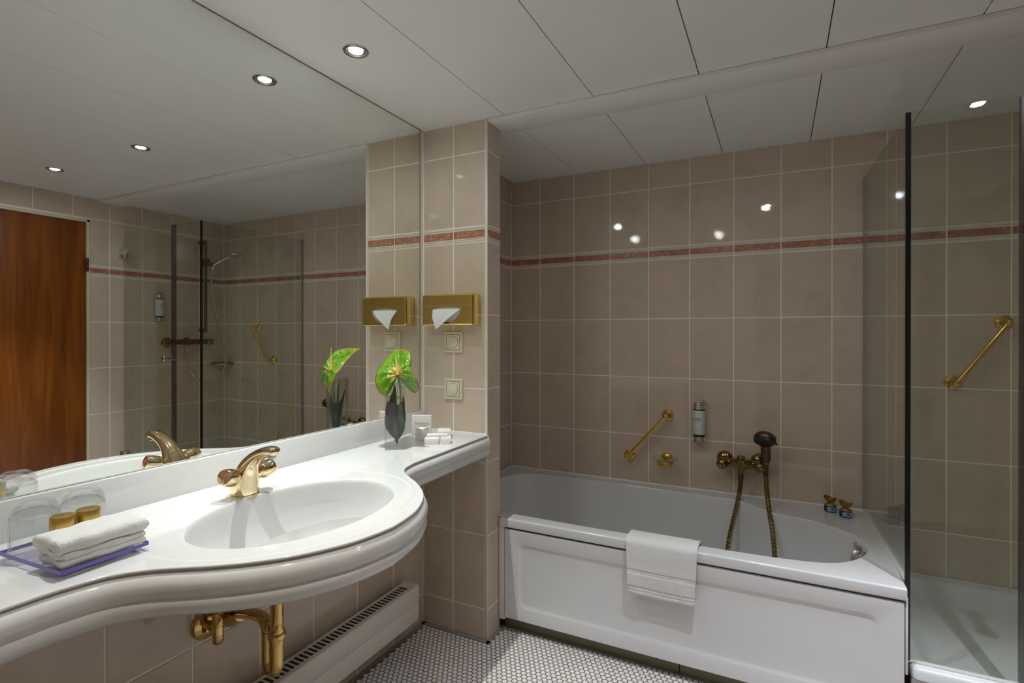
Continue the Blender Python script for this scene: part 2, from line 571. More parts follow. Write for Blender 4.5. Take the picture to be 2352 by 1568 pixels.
# left wall (tile face x = XM)
b = MB(); b.box((XM - 0.12, YF, -0.05), (XM - G, YP, 2.2))
wall_left = struct(b.build('wall_left', 'grout', smooth_angle=0), 'beige tiled wall below the vanity top', 'wall')
tile_wall(wall_left, (XM, 0), PI / 2, [-2.66, -2.46, -2.26, -2.06, -1.86, -1.66, -1.46, -1.26, -1.06, YP], ROWS[:4] + [0.815])
# right wall with door opening
DY0, DY1, DZ = -1.76, -0.925, 1.937
b = MB()
b.box((XR + G, DY1, -0.05), (XR + 0.12, 0.1, 2.2)); b.box((XR + G, YF, DZ), (XR + 0.12, DY1, 2.2)); 
b.box((XR + G, YF, -0.05), (XR + 0.12, DY0, DZ))
wall_right = struct(b.build('wall_right', 'grout', smooth_angle=0), 'beige tiled wall with the wooden door, seen in the mirror', 'wall')
def skip_right(u0, u1, z0, z1):
    return (u0 < -0.9 and u0 > -1.77 and z1 < DZ + 0.005) or (u0 < -0.95 and z0 < 1.9 and u0 > -1.8)
rcuts = [3.05 * -1, -2.8, -2.6, -2.4, -2.2, -2.0, -1.8, -1.6, -1.4, -1.2, -1.0, -0.8, -0.6, -0.4, -0.2, 0.0]
R2 = [-c for c in reversed(rcuts)]        # local x runs toward -y
tile_wall(wall_right, (XR, 0), -PI / 2, [c for c in R2 if c < 0.85], ROWS)
tile_wall(wall_right, (XR, 0), -PI / 2, [0.8, -DY1 - 0.012], ROWS[:-1][:8] + [DZ + 0.024])
tile_wall(wall_right, (XR, 0), -PI / 2, [c for c in R2 if 0.75 < c < 1.85], [1.961, 2.09])
# plain tiled remainder (never in view)
b = MB(); b.box((XR, YF, 0.0), (XR + G, DY0 - 0.02, ZC)); b.box((XR, YF, DZ + 0.03), (XR + G, -1.81, ZC))
b.build('tile_cladding', 'tiled_wall', wall_right, 0)
b = MB(); b.box((XM - 0.12, YF - 0.12, -0.05), (XR + 0.12, YF, 2.2))
struct(b.build('wall_front', 'tiled_wall', smooth_angle=0), 'tiled wall at the near end of the room', 'wall')

# door in the right wall
door = struct(bpy.data.objects.new('door_1', None), 'reddish brown wooden door reflected in the mirror', 'door')
COL.objects.link(door); door.location = (XR, (DY0 + DY1) / 2, 0)
b = MB(); b.box((XR + 0.006, DY0 + 0.006, 0.004), (XR + 0.046, DY1 - 0.006, DZ - 0.006), 0.002, 2)
leaf = b.build('door_leaf', 'door_wood', door)
b = MB()
b.box((XR - 0.004, DY1 - 0.004, 0), (XR + 0.10, DY1 + 0.013, DZ + 0.014), 0.002, 1)
b.box((XR - 0.004, DY0 - 0.013, 0), (XR + 0.10, DY0 + 0.004, DZ + 0.014), 0.002, 1)
b.box((XR - 0.004, DY0 - 0.013, DZ - 0.004), (XR + 0.10, DY1 + 0.013, DZ + 0.014), 0.002, 1)
b.build('door_frame', 'door_edge', door)
for z in (1.665, 0.3):
    b = MB(); b.lathe([(0.007, -0.042), (0.008, -0.04), (0.008, -0.001), (0.0074, 0), (0.008, 0.001), (0.008, 0.04), (0.007, 0.042)], (XR - 0.004, DY1 - 0.003, z), (0, 0, 1), 14)
    b.build('hinge', 'door_hinge', door)
b = MB(); b.lathe([(0.024, 0), (0.024, 0.006), (0.01, 0.009), (0.009, 0.04), (0.012, 0.045)], (XR + 0.006, DY0 + 0.06, 1.0), (-1, 0, 0), 20)
b.tube([(XR - 0.038, DY0 + 0.06, 1.0), (XR - 0.042, DY0 + 0.09, 1.0), (XR - 0.042, DY0 + 0.17, 0.998)], 0.009, 10)
b.build('door_handle', 'brass', door)

# ceiling
b = MB(); b.box((XM - 0.12, YF - 0.1, ZC + 0.03), (XR + 0.12, 0.1, ZC + 0.12))
ceiling = struct(b.build('ceiling', 'void', smooth_angle=0), 'white panelled ceiling', 'ceiling')
cx = [XM + 0.004] + [0.2215 + 0.365 * k for k in range(6)] + [XR - 0.002]
for x0, x1 in zip(cx[:-1], cx[1:]):
    first = x0 < 0
    gl = 0 if first else 0.0016
    b = MB(); b.box((x0 + gl, YF, ZC), (x1 - (0.0006 if first else 0.0016), -0.002, ZC + 0.012), 0.0006, 1)
    b.build('ceiling_panel', 'ceiling_white', ceiling, loc=((x0 + x1) / 2, YF / 2, ZC))
b = MB(); b.box((XS + 0.0016, YP + 0.001, ZC - 0.0165), (XR - 0.001, -0.7245, ZC - 0.0005), 0.002, 2)
struct(b.build('trim_1', 'trim_white'), 'flat white strip across the ceiling in front of the bathtub', 'ceiling trim')

# floor: grout bed, 300 nearest mosaic tiles singly, the rest as one field
b = MB(); b.box((XM - 0.12, YF - 0.1, -0.08), (XR + 0.12, 0.1, -0.0012))
floor = struct(b.build('floor', 'mosaic_grout', smooth_angle=0), 'white penny mosaic floor with brown joints', 'floor')
PITCH = 0.0205
def penny(r=0.00875, n=12, h=0.0, ch=0.0009):
    ring = lambda rr, z: [(rr * math.cos(2 * PI * k / n + 0.26) * (1 + 0.02 * math.cos(6 * (2 * PI * k / n))), rr * math.sin(2 * PI * k / n + 0.26), z) for k in range(n)]
    verts = ring(r, -0.0014) + ring(r, h - ch) + ring(r - ch, h)
    faces = []
    for a in (0, n):
        for i in range(n):
            j = (i + 1) % n
            faces.append((a + i, a + j, a + n + j, a + n + i))
    faces.append(tuple(range(2 * n, 3 * n)))
    return verts, faces
pv, pf = penny()
pm = bpy.data.meshes.new('mosaic_tile'); pm.from_pydata(pv, [], pf); pm.materials.append(MATS['mosaic'])
spots = []
yy = -0.752; row = 0
while yy > -2.9:
    xx = XM + 0.028 + (PITCH / 2 if row % 2 else 0)
    while xx < XR - 0.02:
        inside_pil = xx < XS + 0.016 and yy > YP - 0.016
        inside_tray = xx > 1.53 and yy > -0.795
        if not inside_pil and not inside_tray:
            spots.append((xx, yy))
        xx += PITCH
    yy -= PITCH * 0.866; row += 1
def proj(p):
    d = Vector(p) - cam.location
    cy, sy = math.cos(0.4651), math.sin(0.4651)
    dz = -sy * d.x + cy * d.y
    if dz < 0.05: return None
    return 1176 + 1212.68 * (cy * d.x + sy * d.y) / dz, 768.4 - 1212.68 * d.z / dz, dz
seen = []
for p in spots:
    q = proj((p[0], p[1], 0))
    if q and q[0] < 2352 and q[1] < 1575:
        # hidden by the radiator / vanity?  visible floor lies right of the radiator's lower edge
        t = (0.10 - 0.0) / 1.23
        hidden = q[0] < 1175 and q[1] > 1435 and q[0] < 820 + (1568 - q[1]) * 1.05
        if not hidden: seen.append((q[2], p))
seen.sort()
near = [p for _, p in seen[:300]]
nset = set(near)
for p in near:
    o = bpy.data.objects.new('mosaic_tile', pm); COL.objects.link(o)
    o.parent = floor; o.location = (p[0], p[1], 0)
rest = np.array([p for p in spots if p not in nset])
nv = len(pv)
base = np.array(pv)
allv = (base[None, :, :] + np.concatenate([rest, np.zeros((len(rest), 1))], 1)[:, None, :]).reshape(-1, 3)
me = bpy.data.meshes.new('mosaic_field')
quads = np.array([f for f in pf if len(f) == 4]); ngon = np.array([f for f in pf if len(f) > 4])
off = (np.arange(len(rest)) * nv)[:, None, None]
Q = (quads[None] + off).reshape(-1, 4); NG = (ngon[None] + off).reshape(-1, ngon.shape[1])
loops = np.concatenate([Q.ravel(), NG.ravel()])
tot = np.concatenate([np.full(len(Q), 4), np.full(len(NG), ngon.shape[1])])
start = np.concatenate([[0], np.cumsum(tot)[:-1]])
me.vertices.add(len(allv)); me.vertices.foreach_set('co', allv.ravel())
me.loops.add(len(loops)); me.loops.foreach_set('vertex_index', loops)
me.polygons.add(len(tot)); me.polygons.foreach_set('loop_start', start); me.polygons.foreach_set('loop_total', tot)
me.update(calc_edges=True); me.validate()
me.materials.append(MATS['mosaic'])
mf = bpy.data.objects.new('mosaic_field', me); COL.objects.link(mf); mf.parent = floor; mf['kind'] = 'stuff'
# grey sealant joints along the walls
b = MB()
b.box((XM, YF, -0.001), (XM + 0.016, YP, 0.0012)); b.box((XM, YP - 0.016, -0.001), (XS + 0.016, YP, 0.0012)); b.box((XS, YP - 0.016, -0.001), (XS + 0.014, -0.735, 0.0012))
b.box((XS, -0.7445, -0.001), (1.535, -0.735, 0.0016))
b.build('sealant_joint', 'silicone_grey', floor, 0)
# plinth strip below the bathtub
b = MB(); b.box((XS + 0.012, -0.7355, 0.0), (0.868, -0.722, 0.075), 0.001, 1)
p1 = struct(b.build('baseboard_1', 'plinth'), 'dark olive plinth below the bathtub apron', 'baseboard')
b = MB(); b.box((0.871, -0.7355, 0.0), (1.53, -0.722, 0.075), 0.001, 1); b.build('plinth_piece', 'plinth', p1)

# ------------------------------------------------------------------ mirror
b = MB(); b.box((XM - 0.006, -2.80, 0.9065), (XM, -0.889, ZC + 0.02))
mirror = b.build('wall_mirror', 'mirror_silver', smooth_angle=0)
b = MB(); b.box((XM - 0.006, -0.8889, 0.9065), (XM + 0.0004, -0.8862, ZC + 0.012)); b.build('mirror_edge', 'door_hinge', mirror, 0)
tag(mirror, 'large frameless wall mirror above the vanity top', 'mirror')

# ------------------------------------------------------------------ downlights
for i, (x, y, w, col, lab) in enumerate(DOWNLIGHTS):
    t = thing('downlight', lab, 'lamp', (x, y, ZC), 'ceiling downlights')
    b = MB(); b.lathe([(0.0385, 0.0), (0.0385, -0.0022), (0.0365, -0.0042), (0.0300, -0.0042), (0.0280, -0.0020), (0.0262, -0.0008), (0.0205, 0.0002)], (x, y, ZC), (0, 0, 1), 36, False, False)
    b.build('ring', 'steel', t)
    b = MB(); b.lathe([(0.0206, 0.0), (0.0185, -0.0012), (0.0001, -0.0018)], (x, y, ZC - 0.0004), (0, 0, 1), 20, False, False)
    b.build('lens', 'lens_warm' if col is WARM else 'lens_cool' if col is COOL else 'lens_neutral', t)
    ld = bpy.data.lights.new('spot_light', 'SPOT')
    ld.energy = w; ld.color = col; ld.spot_size = math.radians(SPOT_ANGLE); ld.spot_blend = SPOT_BLEND; ld.shadow_soft_size = 0.009
    lo = bpy.data.objects.new('spot_light', ld); COL.objects.link(lo); lo.parent = t; lo.location = (0, 0, -0.0125)

# ------------------------------------------------------------------ vanity top with basin
YC = -1.827
half = [(0, .460), (.055, .453), (.115, .437), (.19, .398), (.243, .354), (.287, .304), (.314, .266), (.35, .217), (.394, .181), (.445, .166), (.49, .161), (.6, .159)]
hp, _ = catmull([Vector((a, c, 0)) for a, c in half], 6)
outline = [(p.y, YC + p.x) for p in hp]
left = [(p.y, YC - p.x) for p in reversed(hp[1:])]
front = [(0.166, -2.78), (0.166, -2.6), (0.163, -2.5)] + left + outline + [(0.156, -1.12), (0.153, -1.0), (0.150, YP - 0.0005)]
van = thing('vanity_top', 'long white vanity top with integrated oval wash basin and moulded apron', 'washbasin', (0.1, YC, ZT - 0.09))
# basin opening
BX, BY, BA, BB = 0.190, YC, 0.183, 0.253
NE = 96
def ell(cx_, cy_, a, b_, z, n=NE):
    return [(cx_ + a * math.cos(2 * PI * k / n), cy_ + b_ * math.sin(2 * PI * k / n), z) for k in range(n)]
b = MB()
outer = [(x, y, ZT) for x, y in front] + [(-0.152, YP - 0.0005, ZT), (-0.152, -2.78, ZT)]
ov = [b.bm.verts.new(p) for p in outer]; iv = [b.bm.verts.new(p) for p in ell(BX, BY, BA, BB, ZT)]
oe = [b.bm.edges.new((ov[i], ov[(i + 1) % len(ov)])) for i in range(len(ov))]
ie = [b.bm.edges.new((iv[i], iv[(i + 1) % len(iv)])) for i in range(len(iv))]
bmesh.ops.triangle_fill(b.bm, use_beauty=True, use_dissolve=False, edges=oe + ie)
b.build('countertop', 'sanitary', van, 0)
# apron moulding swept along the front edge
prof = [(0.0, 0.0), (0.0014, -0.0008), (0.0018, -0.0028), (0.0010, -0.0048), (-0.0040, -0.0056), (-0.0058, -0.0068), (-0.0050, -0.0082), (-0.0010, -0.0098), (0.0040, -0.0130), (0.0085, -0.0180),
        (0.0118, -0.0250), (0.0130, -0.0320), (0.0120, -0.0395), (0.0090, -0.0460), (0.0062, -0.0500), (0.0052, -0.0525), (0.0065, -0.0545), (0.0090, -0.0580), (0.0100, -0.0640), (0.0080, -0.0720), (0.0030, -0.0800),
        (-0.0050, -0.0870), (-0.0160, -0.0920), (-0.0320, -0.0945), (-0.0600, -0.0950)]
P2 = [Vector((x, y)) for x, y in front]
nrm = []
for i in range(len(P2)):
    t = (P2[min(i + 1, len(P2) - 1)] - P2[max(i - 1, 0)]).normalized()
    nrm.append(Vector((t.y, -t.x)))
b = MB()
b.rings([[(P2[i].x + nrm[i].x * o_, P2[i].y + nrm[i].y * o_, ZT + z_) for i in range(len(P2))] for o_, z_ in prof], close_u=False)
b.build('apron', 'sanitary', van, 50)
# raised bead round the basin
b = MB()
rb = []
for dr, dz in ((-0.006, -0.0004), (-0.004, 0.0007), (-0.0015, 0.0013), (0.0015, 0.0011), (0.005, -0.0004)):
    rb.append(ell(0.150, YC, 0.272 + dr, 0.318 + dr, ZT + dz))
b.rings(rb); b.build('rim_bead', 'sanitary', van, 80)
# basin interior
b = MB()
R = []
for s, z, sh in ((1.0, 0.0, 0), (0.993, -0.0012, 0), (0.984, -0.0045, 0), (0.977, -0.010, 0), (0.970, -0.022, 0), (0.950, -0.055, -.002), (0.91, -0.088, -.002), (0.84, -0.118, -.002), (0.74, -0.140, -.004), (0.60, -0.154, -.008), (0.42, -0.162, -.012), (0.22, -0.1655, -.016), (0.11, -0.167, -.018)):
    R.append(ell(BX + sh, BY, BA * s, BB * s, ZT + z))
b.rings(R, cap1=True); b.build('basin', 'sanitary', van, 60)
b = MB()
R = []
for k in range(9):
    q_ = PI / 2 * k / 8 * 0.985
    R.append(ell(0.215, -1.806, 0.12 * math.cos(q_) ** 0.8, 0.19 * math.cos(q_) ** 0.8, 0.735 - 0.094 * math.sin(q_)))
b.rings(R, cap1=True); b.build('basin_underside', 'sanitary', van, 60)
b = MB(); b.lathe([(0.0225, 0.0), (0.0225, 0.003), (0.019, 0.005), (0.0175, 0.0035), (0.001, 0.0075)], (BX - 0.018, BY, ZT - 0.1672), (0, 0, 1), 28)
b.build('drain_plug', 'champagne', van)
# upstand below the mirror
b = MB(); b.box((XM + 0.0005, -2.78, ZT - 0.03), (-0.1515, YP - 0.0005, 0.9055), 0.0022, 2)
b.build('upstand', 'sanitary', van)
for ya, yb in ((-2.78, -2.11), (-1.545, YP - 0.004)):
    b = MB(); b.box((-0.15, ya, ZT - 0.094), (0.095, yb, ZT - 0.090)); b.build('underside', 'sanitary', van, 0)
b = MB(); b.tube([(-0.150, YP - 0.003, ZT + 0.001), (0.150, YP - 0.003, ZT + 0.001)], 0.0045, 8); b.tube([(0.151, YP - 0.003, ZT), (0.158, YP - 0.003, ZT - 0.02), (0.156, YP - 0.003, ZT - 0.045), (0.146, YP - 0.003, ZT - 0.08)], 0.003, 8); b.build('sealant', 'silicone', van)

# ------------------------------------------------------------------ basin tap
FX, FY = -0.022, -1.818
tap = thing('basin_tap', 'polished gold two-handle tap on the wash basin', 'tap', (FX, FY, ZT))
def ovalring(c, t, up, a, b_, n=28, e=2.0):
    t = Vector(t).normalized(); up = Vector(up); u = t.cross(up).normalized(); w = u.cross(t).normalized()
    out = []
    for k in range(n):
        an = 2 * PI * k / n
        ca, sa = math.cos(an), math.sin(an)
        out.append(Vector(c) + u * (a * math.copysign(abs(ca) ** (2 / e), ca)) + w * (b_ * math.copysign(abs(sa) ** (2 / e), sa)))
    return out
b = MB()
path = [((0, 0, 0), (0, 0, 1), .0255, .0275), ((0.0, 0, .004), (0, 0, 1), .0265, .0285), ((0.0005, 0, .018), (.02, 0, 1), .0270, .0275), ((.002, 0, .036), (.10, 0, 1), .0285, .0270),
        ((.006, 0, .052), (.28, 0, 1), .0255, .0240), ((.014, 0, .068), (.55, 0, 1), .0215, .0200), ((.026, 0, .083), (.8, 0, .85), .0185, .0165), ((.041, 0, .0955), (1, 0, .68), .0165, .0140),
        ((.058, 0, .1055), (1, 0, .50), .0155, .0122), ((.076, 0, .113), (1, 0, .33), .0150, .0112), ((.093, 0, .1175), (1, 0, .18), .0148, .0108), ((.106, 0, .1185), (1, 0, 0.0), .0142, .0104), ((.114, 0, .1175), (1, 0, -.1), .0120, .0088), ((.1175, 0, .1165), (1, 0, -.2), .0070, .0050)]
ring = [ovalring((FX + c[0], FY + c[1], ZT + c[2]), t, (0, 1, 0), bb * 1.12, aa * 1.15, 32, 2.4) for c, t, aa, bb in path]
b.rings(ring, cap0=True, cap1=True)
b.build('body', 'champagne', tap, 60)
b = MB(); b.lathe([(0.0108, 0), (0.0112, 0.002), (0.0112, 0.009), (0.0098, 0.0105), (0.0085, 0.0095)], (FX + .101, FY, ZT + .1115), (-.12, 0, -1), 24)
b.build('aerator', 'steel', tap)
for s, colr in ((-1, 'red'), (1, 'blue')):
    ax = Vector((0.30, s * 1.0, 0.30)).normalized()
    o0 = Vector((FX + 0.003, FY + s * 0.014, ZT + 0.043))
    b = MB(); b.lathe([(0.0165, 0), (0.0170, 0.012), (0.0160, 0.020), (0.0165, 0.0212), (0.0200, 0.025), (0.0218, 0.033), (0.0215, 0.046), (0.0202, 0.057), (0.0188, 0.0605), (0.0170, 0.0615), (0.0001, 0.0617)], o0, ax, 32)
    k = b.build('knob', 'champagne', tap, 40)
    b = MB(); b.lathe([(0.0082, 0), (0.0082, 0.0008), (0.0070, 0.0008), (0.0070, 0)], o0 + ax * 0.0617, ax, 28, False, False)
    b.build('indicator_ring', colr, k)
b = MB(); b.lathe([(0.035, 0), (0.035, 0.0018), (0.0325, 0.0030)], (FX, FY, ZT), (0, 0, 1), 36); b.build('base_flange', 'champagne', tap)

# ------------------------------------------------------------------ brass waste trap and valve below the basin
TX, TY = 0.106, YC
trap = thing('waste_trap', 'brass bottle trap and pipe below the wash basin', 'drain pipe', (TX, TY, 0.41))
b = MB(); b.lathe([(0.0150, 0), (0.0150, 0.085)], (TX, TY, 0.535), (0, 0, 1), 28)
b.lathe([(0.020, 0.0), (0.0215, 0.004), (0.0215, 0.012), (0.017, 0.015)], (TX, TY, 0.600), (0, 0, 1), 24); b.build('tailpipe', 'brass', trap)
b = MB(); b.lathe([(0.0160, -0.008), (0.0205, -0.006), (0.0220, 0), (0.0205, 0.007), (0.0158, 0.009)], (TX, TY, 0.503), (0.05, 0, 1), 28); b.build('collar', 'brass', trap)
b = MB(); b.lathe([(0.0158, 0.0), (0.0165, 0.012), (0.0185, 0.022), (0.0150, 0.055)], (TX, TY, 0.478), (0, 0, 1), 28); b.build('coupling', 'brass', trap)
b = MB(); b.tube([(TX, TY, 0.535), (TX, TY, 0.445), (TX - 0.001, TY, 0.428), (TX - 0.005, TY, 0.418), (TX - 0.0145, TY, 0.4135), (TX - 0.024, TY, 0.418), (TX - 0.029, TY, 0.430), (TX - 0.030, TY, 0.448), (TX - 0.031, TY, 0.505)], 0.0148, 18, True, 3); b.build('u_bend', 'brass', trap)
b = MB(); b.tube([(TX - 0.031, TY, 0.475), (TX - 0.033, TY + 0.001, 0.494), (0.060, TY + 0.008, 0.511), (0.025, TY + 0.022, 0.516), (-0.05, TY + 0.044, 0.497), (-0.160, TY + 0.070, 0.462)], 0.0150, 16, True, 4); b.build('waste_arm', 'brass', trap)
b = MB(); b.lathe([(0.0370, 0.0003), (0.0370, 0.006), (0.033, 0.016), (0.0215, 0.036), (0.0185, 0.052), (0.0160, 0.053)], (XM + 0.002, TY + 0.073, 0.460), (1, -0.12, 0.18), 30); b.build('wall_flange', 'brass', trap)
VY, VZ = -1.829, 0.465
val = thing('angle_valve', 'small brass angle stop valve on the wall beneath the basin', 'valve', (XM, VY, VZ))
b = MB(); b.lathe([(0.0390, 0.0003), (0.0390, 0.005), (0.0350, 0.012), (0.022, 0.017), (0.015, 0.018)], (XM, VY, VZ), (1, 0, 0), 30); b.build('flange', 'brass', val)
b = MB(); b.lathe([(0.0115, 0), (0.0115, 0.045)], (XM + 0.012, VY, VZ), (1, 0, 0), 18); b.build('inlet', 'brass', val)
b = MB(); b.lathe([(0.001, 0), (0.0105, 0.003), (0.0136, 0.009), (0.0136, 0.024), (0.0128, 0.0247), (0.0136, 0.0254), (0.0136, 0.048), (0.0128, 0.0487), (0.0136, 0.0494), (0.0136, 0.078), (0.009, 0.085)], (XM + 0.054, VY, 0.424), (0, 0, 1), 24); b.build('valve_body', 'brass', val)
b = MB(); b.tube([(XM + 0.054, VY, 0.505), (XM + 0.054, VY, 0.58), (XM + 0.09, VY + 0.01, 0.70)], 0.005, 10); b.build('supply_pipe', 'brass', val)

# ------------------------------------------------------------------ convector radiator
RX0, RX1, RY1, RZ0, RZ1 = -0.146, -0.078, -1.015, 0.103, 0.240
RY0 = -2.45
rad = thing('radiator', 'long cream convector radiator low on the wall under the vanity', 'radiator', ((RX0 + RX1) / 2, -1.7, RZ0))
b = MB(); b.box((RX0, RY0, RZ0), (RX1, RY1, RZ0 + 0.0665), 0.0022, 2); b.build('lower_casing', 'radiator', rad)
b = MB(); b.box((RX0, RY0, RZ0 + 0.0672), (RX1, RY1, RZ1 - 0.004), 0.0014, 2); b.build('upper_casing', 'radiator', rad)
b = MB(); b.box((RX0, RY0, RZ1 - 0.004), (RX0 + 0.011, RY1, RZ1), 0.001); b.box((RX1 - 0.017, RY0, RZ1 - 0.004), (RX1, RY1, RZ1), 0.001)
b.box((RX0 + 0.0105, RY1 - 0.045, RZ1 - 0.004), (RX1 - 0.0165, RY1, RZ1)); b.build('top_frame', 'radiator', rad)
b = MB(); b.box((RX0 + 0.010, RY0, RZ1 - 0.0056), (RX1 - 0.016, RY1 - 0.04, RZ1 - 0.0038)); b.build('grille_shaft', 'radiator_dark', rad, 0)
bar = MB(); bar.box((RX0 + 0.0105, -0.0030, RZ1 - 0.0052), (RX1 - 0.0165, 0.0030, RZ1 - 0.0008), 0.0006)
first = bar.build('grille_bar', 'radiator', rad)
y = RY1 - 0.062; k = 0
first.location.y += y
while y > -2.05:
    if k:
        o = first.copy(); COL.objects.link(o); o.location.y = first.location.y - k * 0.0178
    k += 1; y -= 0.0178
b = MB(); b.box((RX0 - 0.0195, RY1 - 0.075, RZ0 - 0.03), (RX0 + 0.012, RY1 - 0.05, RZ0 + 0.06), 0.002); b.build('wall_bracket', 'radiator', rad)
b = MB(); b.box((RX0 - 0.004, RY1 - 0.038, RZ0 - 0.02), (RX0 + 0.030, RY1 - 0.022, RZ0 + 0.004), 0.002); b.build('end_foot', 'radiator', rad)

# ------------------------------------------------------------------ tissue dispenser and switches on the pilaster
x0, x1, z0, z1, yf = -0.124, 0.1165, 1.2625, 1.389, YP - 0.062
tb = thing('tissue_dispenser', 'shiny gold tissue dispenser box on the tiled pilaster', 'tissue box', ((x0 + x1) / 2, YP, (z0 + z1) / 2))
def rrect(xa, xb, za, zb, r, y, n=6):
    pts = []
    for cx_, cz_, a0 in ((xb - r, zb - r, 0), (xa + r, zb - r, PI / 2), (xa + r, za + r, PI), (xb - r, za + r, 3 * PI / 2)):
        for k in range(n + 1):
            a = a0 + PI / 2 * k / n
            pts.append((cx_ + r * math.cos(a), y, cz_ + r * math.sin(a)))
    return pts
b = MB()
rings_ = [rrect(x0, x1, z0, z1, 0.008, YP - 0.0003), rrect(x0, x1, z0, z1, 0.008, yf + 0.0065)]
for k in range(1, 6):
    a = PI / 2 * k / 5
    d = 0.0065 * (1 - math.cos(a)); yy_ = yf + 0.0065 * (1 - math.sin(a))
    rings_.append(rrect(x0 + d, x1 - d, z0 + d, z1 - d, 0.008 - d * 0.6, yy_))
V = b.rings(rings_)
b.build('case', 'gold_case', tb, 40)
hole = []
hl, hr, ht = -0.078, 0.066, 1.337
for k in range(0, 25):
    t = k / 24
    hole.append((hl + (hr - hl) * t, yf, ht - 0.004 + 0.005 * math.sin(PI * t)))
for k in range(0, 21):
    t = k / 20
    hole.append((hr - 0.002 - (hr - hl - 0.004) * t, yf, ht - 0.016 - 0.050 * (math.sin(PI * t) ** 0.75) if 0 < t < 1 else ht - 0.013))
b = MB()
last = rrect(x0 + 0.0065, x1 - 0.0065, z0 + 0.0065, z1 - 0.0065, 0.0041, yf)
ov = [b.bm.verts.new(p) for p in last]; iv = [b.bm.verts.new(p) for p in hole]
oe = [b.bm.edges.new((ov[i], ov[(i + 1) % len(ov)])) for i in range(len(ov))]
ie = [b.bm.edges.new((iv[i], iv[(i + 1) % len(iv)])) for i in range(len(iv))]
bmesh.ops.triangle_fill(b.bm, use_beauty=True, use_dissolve=False, edges=oe + ie)
fp = b.build('front_plate', 'gold_mirror', tb, 0)
b = MB(); b.rings([hole, [(p[0], yf + 0.006, p[2]) for p in hole]]); b.build('slot_edge', 'gold_case', tb, 60)
b = MB(); b.box((x0 + 0.012, yf + 0.010, z0 + 0.012), (x1 - 0.012, YP - 0.003, z1 - 0.014), 0.004, 2)
o = b.build('tissue_pack', 'tissue', tb)
# pulled-out tissue
b = MB()
g = []
nu, nvv = 17, 13
for j in range(nvv):
    v = j / (nvv - 1)
    rowp = []
    wl = (-0.076 + 0.031 * v, 0.060 - 0.102 * v ** 1.1)
    for i in range(nu):
        u = i / (nu - 1)
        xx = wl[0] + (wl[1] - wl[0]) * u
        zz = 1.329 - 0.082 * v + 0.003 * math.sin(PI * u) * (1 - v)
        out = 0.016 * math.sin(PI / 2 * min(1, v * 1.6)) + 0.006 * v
        fold = (0.0040 * math.sin(u * 7 + 1.0) + 0.0022 * math.sin(u * 15 + v * 3)) * (0.3 + v * (1 - v) * 2.5)
        rowp.append((xx, yf + 0.006 - out - fold, zz))
    g.append(rowp)
b.rings(g, close_u=False)
ts = b.build('tissue', 'tissue', smooth_angle=80)
tag(ts, 'white paper tissue pulled from the gold dispenser', 'tissue')
sm = ts.modifiers.new('t', 'SOLIDIFY'); sm.thickness = 0.0006
def switch(zc, lab):
    xs_, y = -0.0075, YP
    t = thing('wall_switch', lab, 'switch', (xs_, y, zc), 'dimmer switches on the pilaster')
    h = 0.0435
    b = MB(); b.rings([rrect(xs_ - h, xs_ + h, zc - h, zc + h, 0.006, y - 0.0002, 4), rrect(xs_ - h, xs_ + h, zc - h, zc + h, 0.006, y - 0.006, 4), rrect(xs_ - h + .0025, xs_ + h - .0025, zc - h + .0025, zc + h - .0025, 0.005, y - 0.0095, 4),
                       rrect(xs_ - .0330, xs_ + .0330, zc - .0330, zc + .0330, 0.003, y - 0.0105, 4), rrect(xs_ - .0328, xs_ + .0328, zc - .0328, zc + .0328, 0.002, y - 0.0060, 4)], cap1=True)
    b.build('frame', 'switch', t, 30)
    b = MB(); b.box((xs_ - 0.0325, y - 0.0068, zc - 0.0325), (xs_ + 0.0325, y - 0.0055, zc + 0.0325)); b.build('shadow_gap', 'switch_gap', t, 0)
    b = MB(); b.box((xs_ - 0.0309, y - 0.0112, zc - 0.0309), (xs_ + 0.0309, y - 0.0060, zc + 0.0309), 0.0012, 2); b.build('rocker_plate', 'switch', t)
    b = MB(); b.lathe([(0.0235, 0), (0.0235, 0.0012), (0.0242, 0.0016), (0.0240, 0.0030), (0.0225, 0.0040), (0.0001, 0.0042)], (xs_, y - 0.0108, zc), (0, -1, 0), 36); b.build('dial', 'switch', t)
    b = MB(); b.lathe([(0.0240, 0), (0.0250, 0.0001), (0.0250, 0.0003), (0.0240, 0.0004)], (xs_, y - 0.0112, zc), (0, -1, 0), 36, False, False); b.build('dial_groove', 'switch_gap', t, 0)
switch(1.1945, 'cream square dimmer switch directly below the gold tissue dispenser')
switch(1.0015, 'cream square dimmer switch lower down, nearer the vanity top')

# ------------------------------------------------------------------ glass vase, flower, leaves
vang = math.atan2(0.044, 0.057)
VC = Vector((-0.027, -1.219, ZT))
def vrect(h, z, dx=0):
    c, s = math.cos(vang), math.sin(vang)
    return [(VC.x + c * a - s * e, VC.y + s * a + c * e, z) for a, e in ((-h, -h), (h, -h), (h, h), (-h, h))]
vase = thing('glass_vase', 'tall square clear glass vase standing on the vanity top', 'vase', VC)
VH = 0.236
b = MB()
b.rings([vrect(0.0355, ZT + 0.0005), vrect(0.0360, ZT + 0.002), vrect(0.0360, ZT + VH), vrect(0.0328, ZT + VH), vrect(0.0328, ZT + 0.014), vrect(0.001, ZT + 0.014)], cap0=True, cap1=True)
b.build('vessel', 'vase_glass', vase, 20)
b = MB(); b.rings([vrect(0.0326, ZT + 0.0712), vrect(0.0326, ZT + 0.0722), vrect(0.0312, ZT + 0.0716)], cap0=True, cap1=True); b.build('water_surface', 'water', vase, 20)
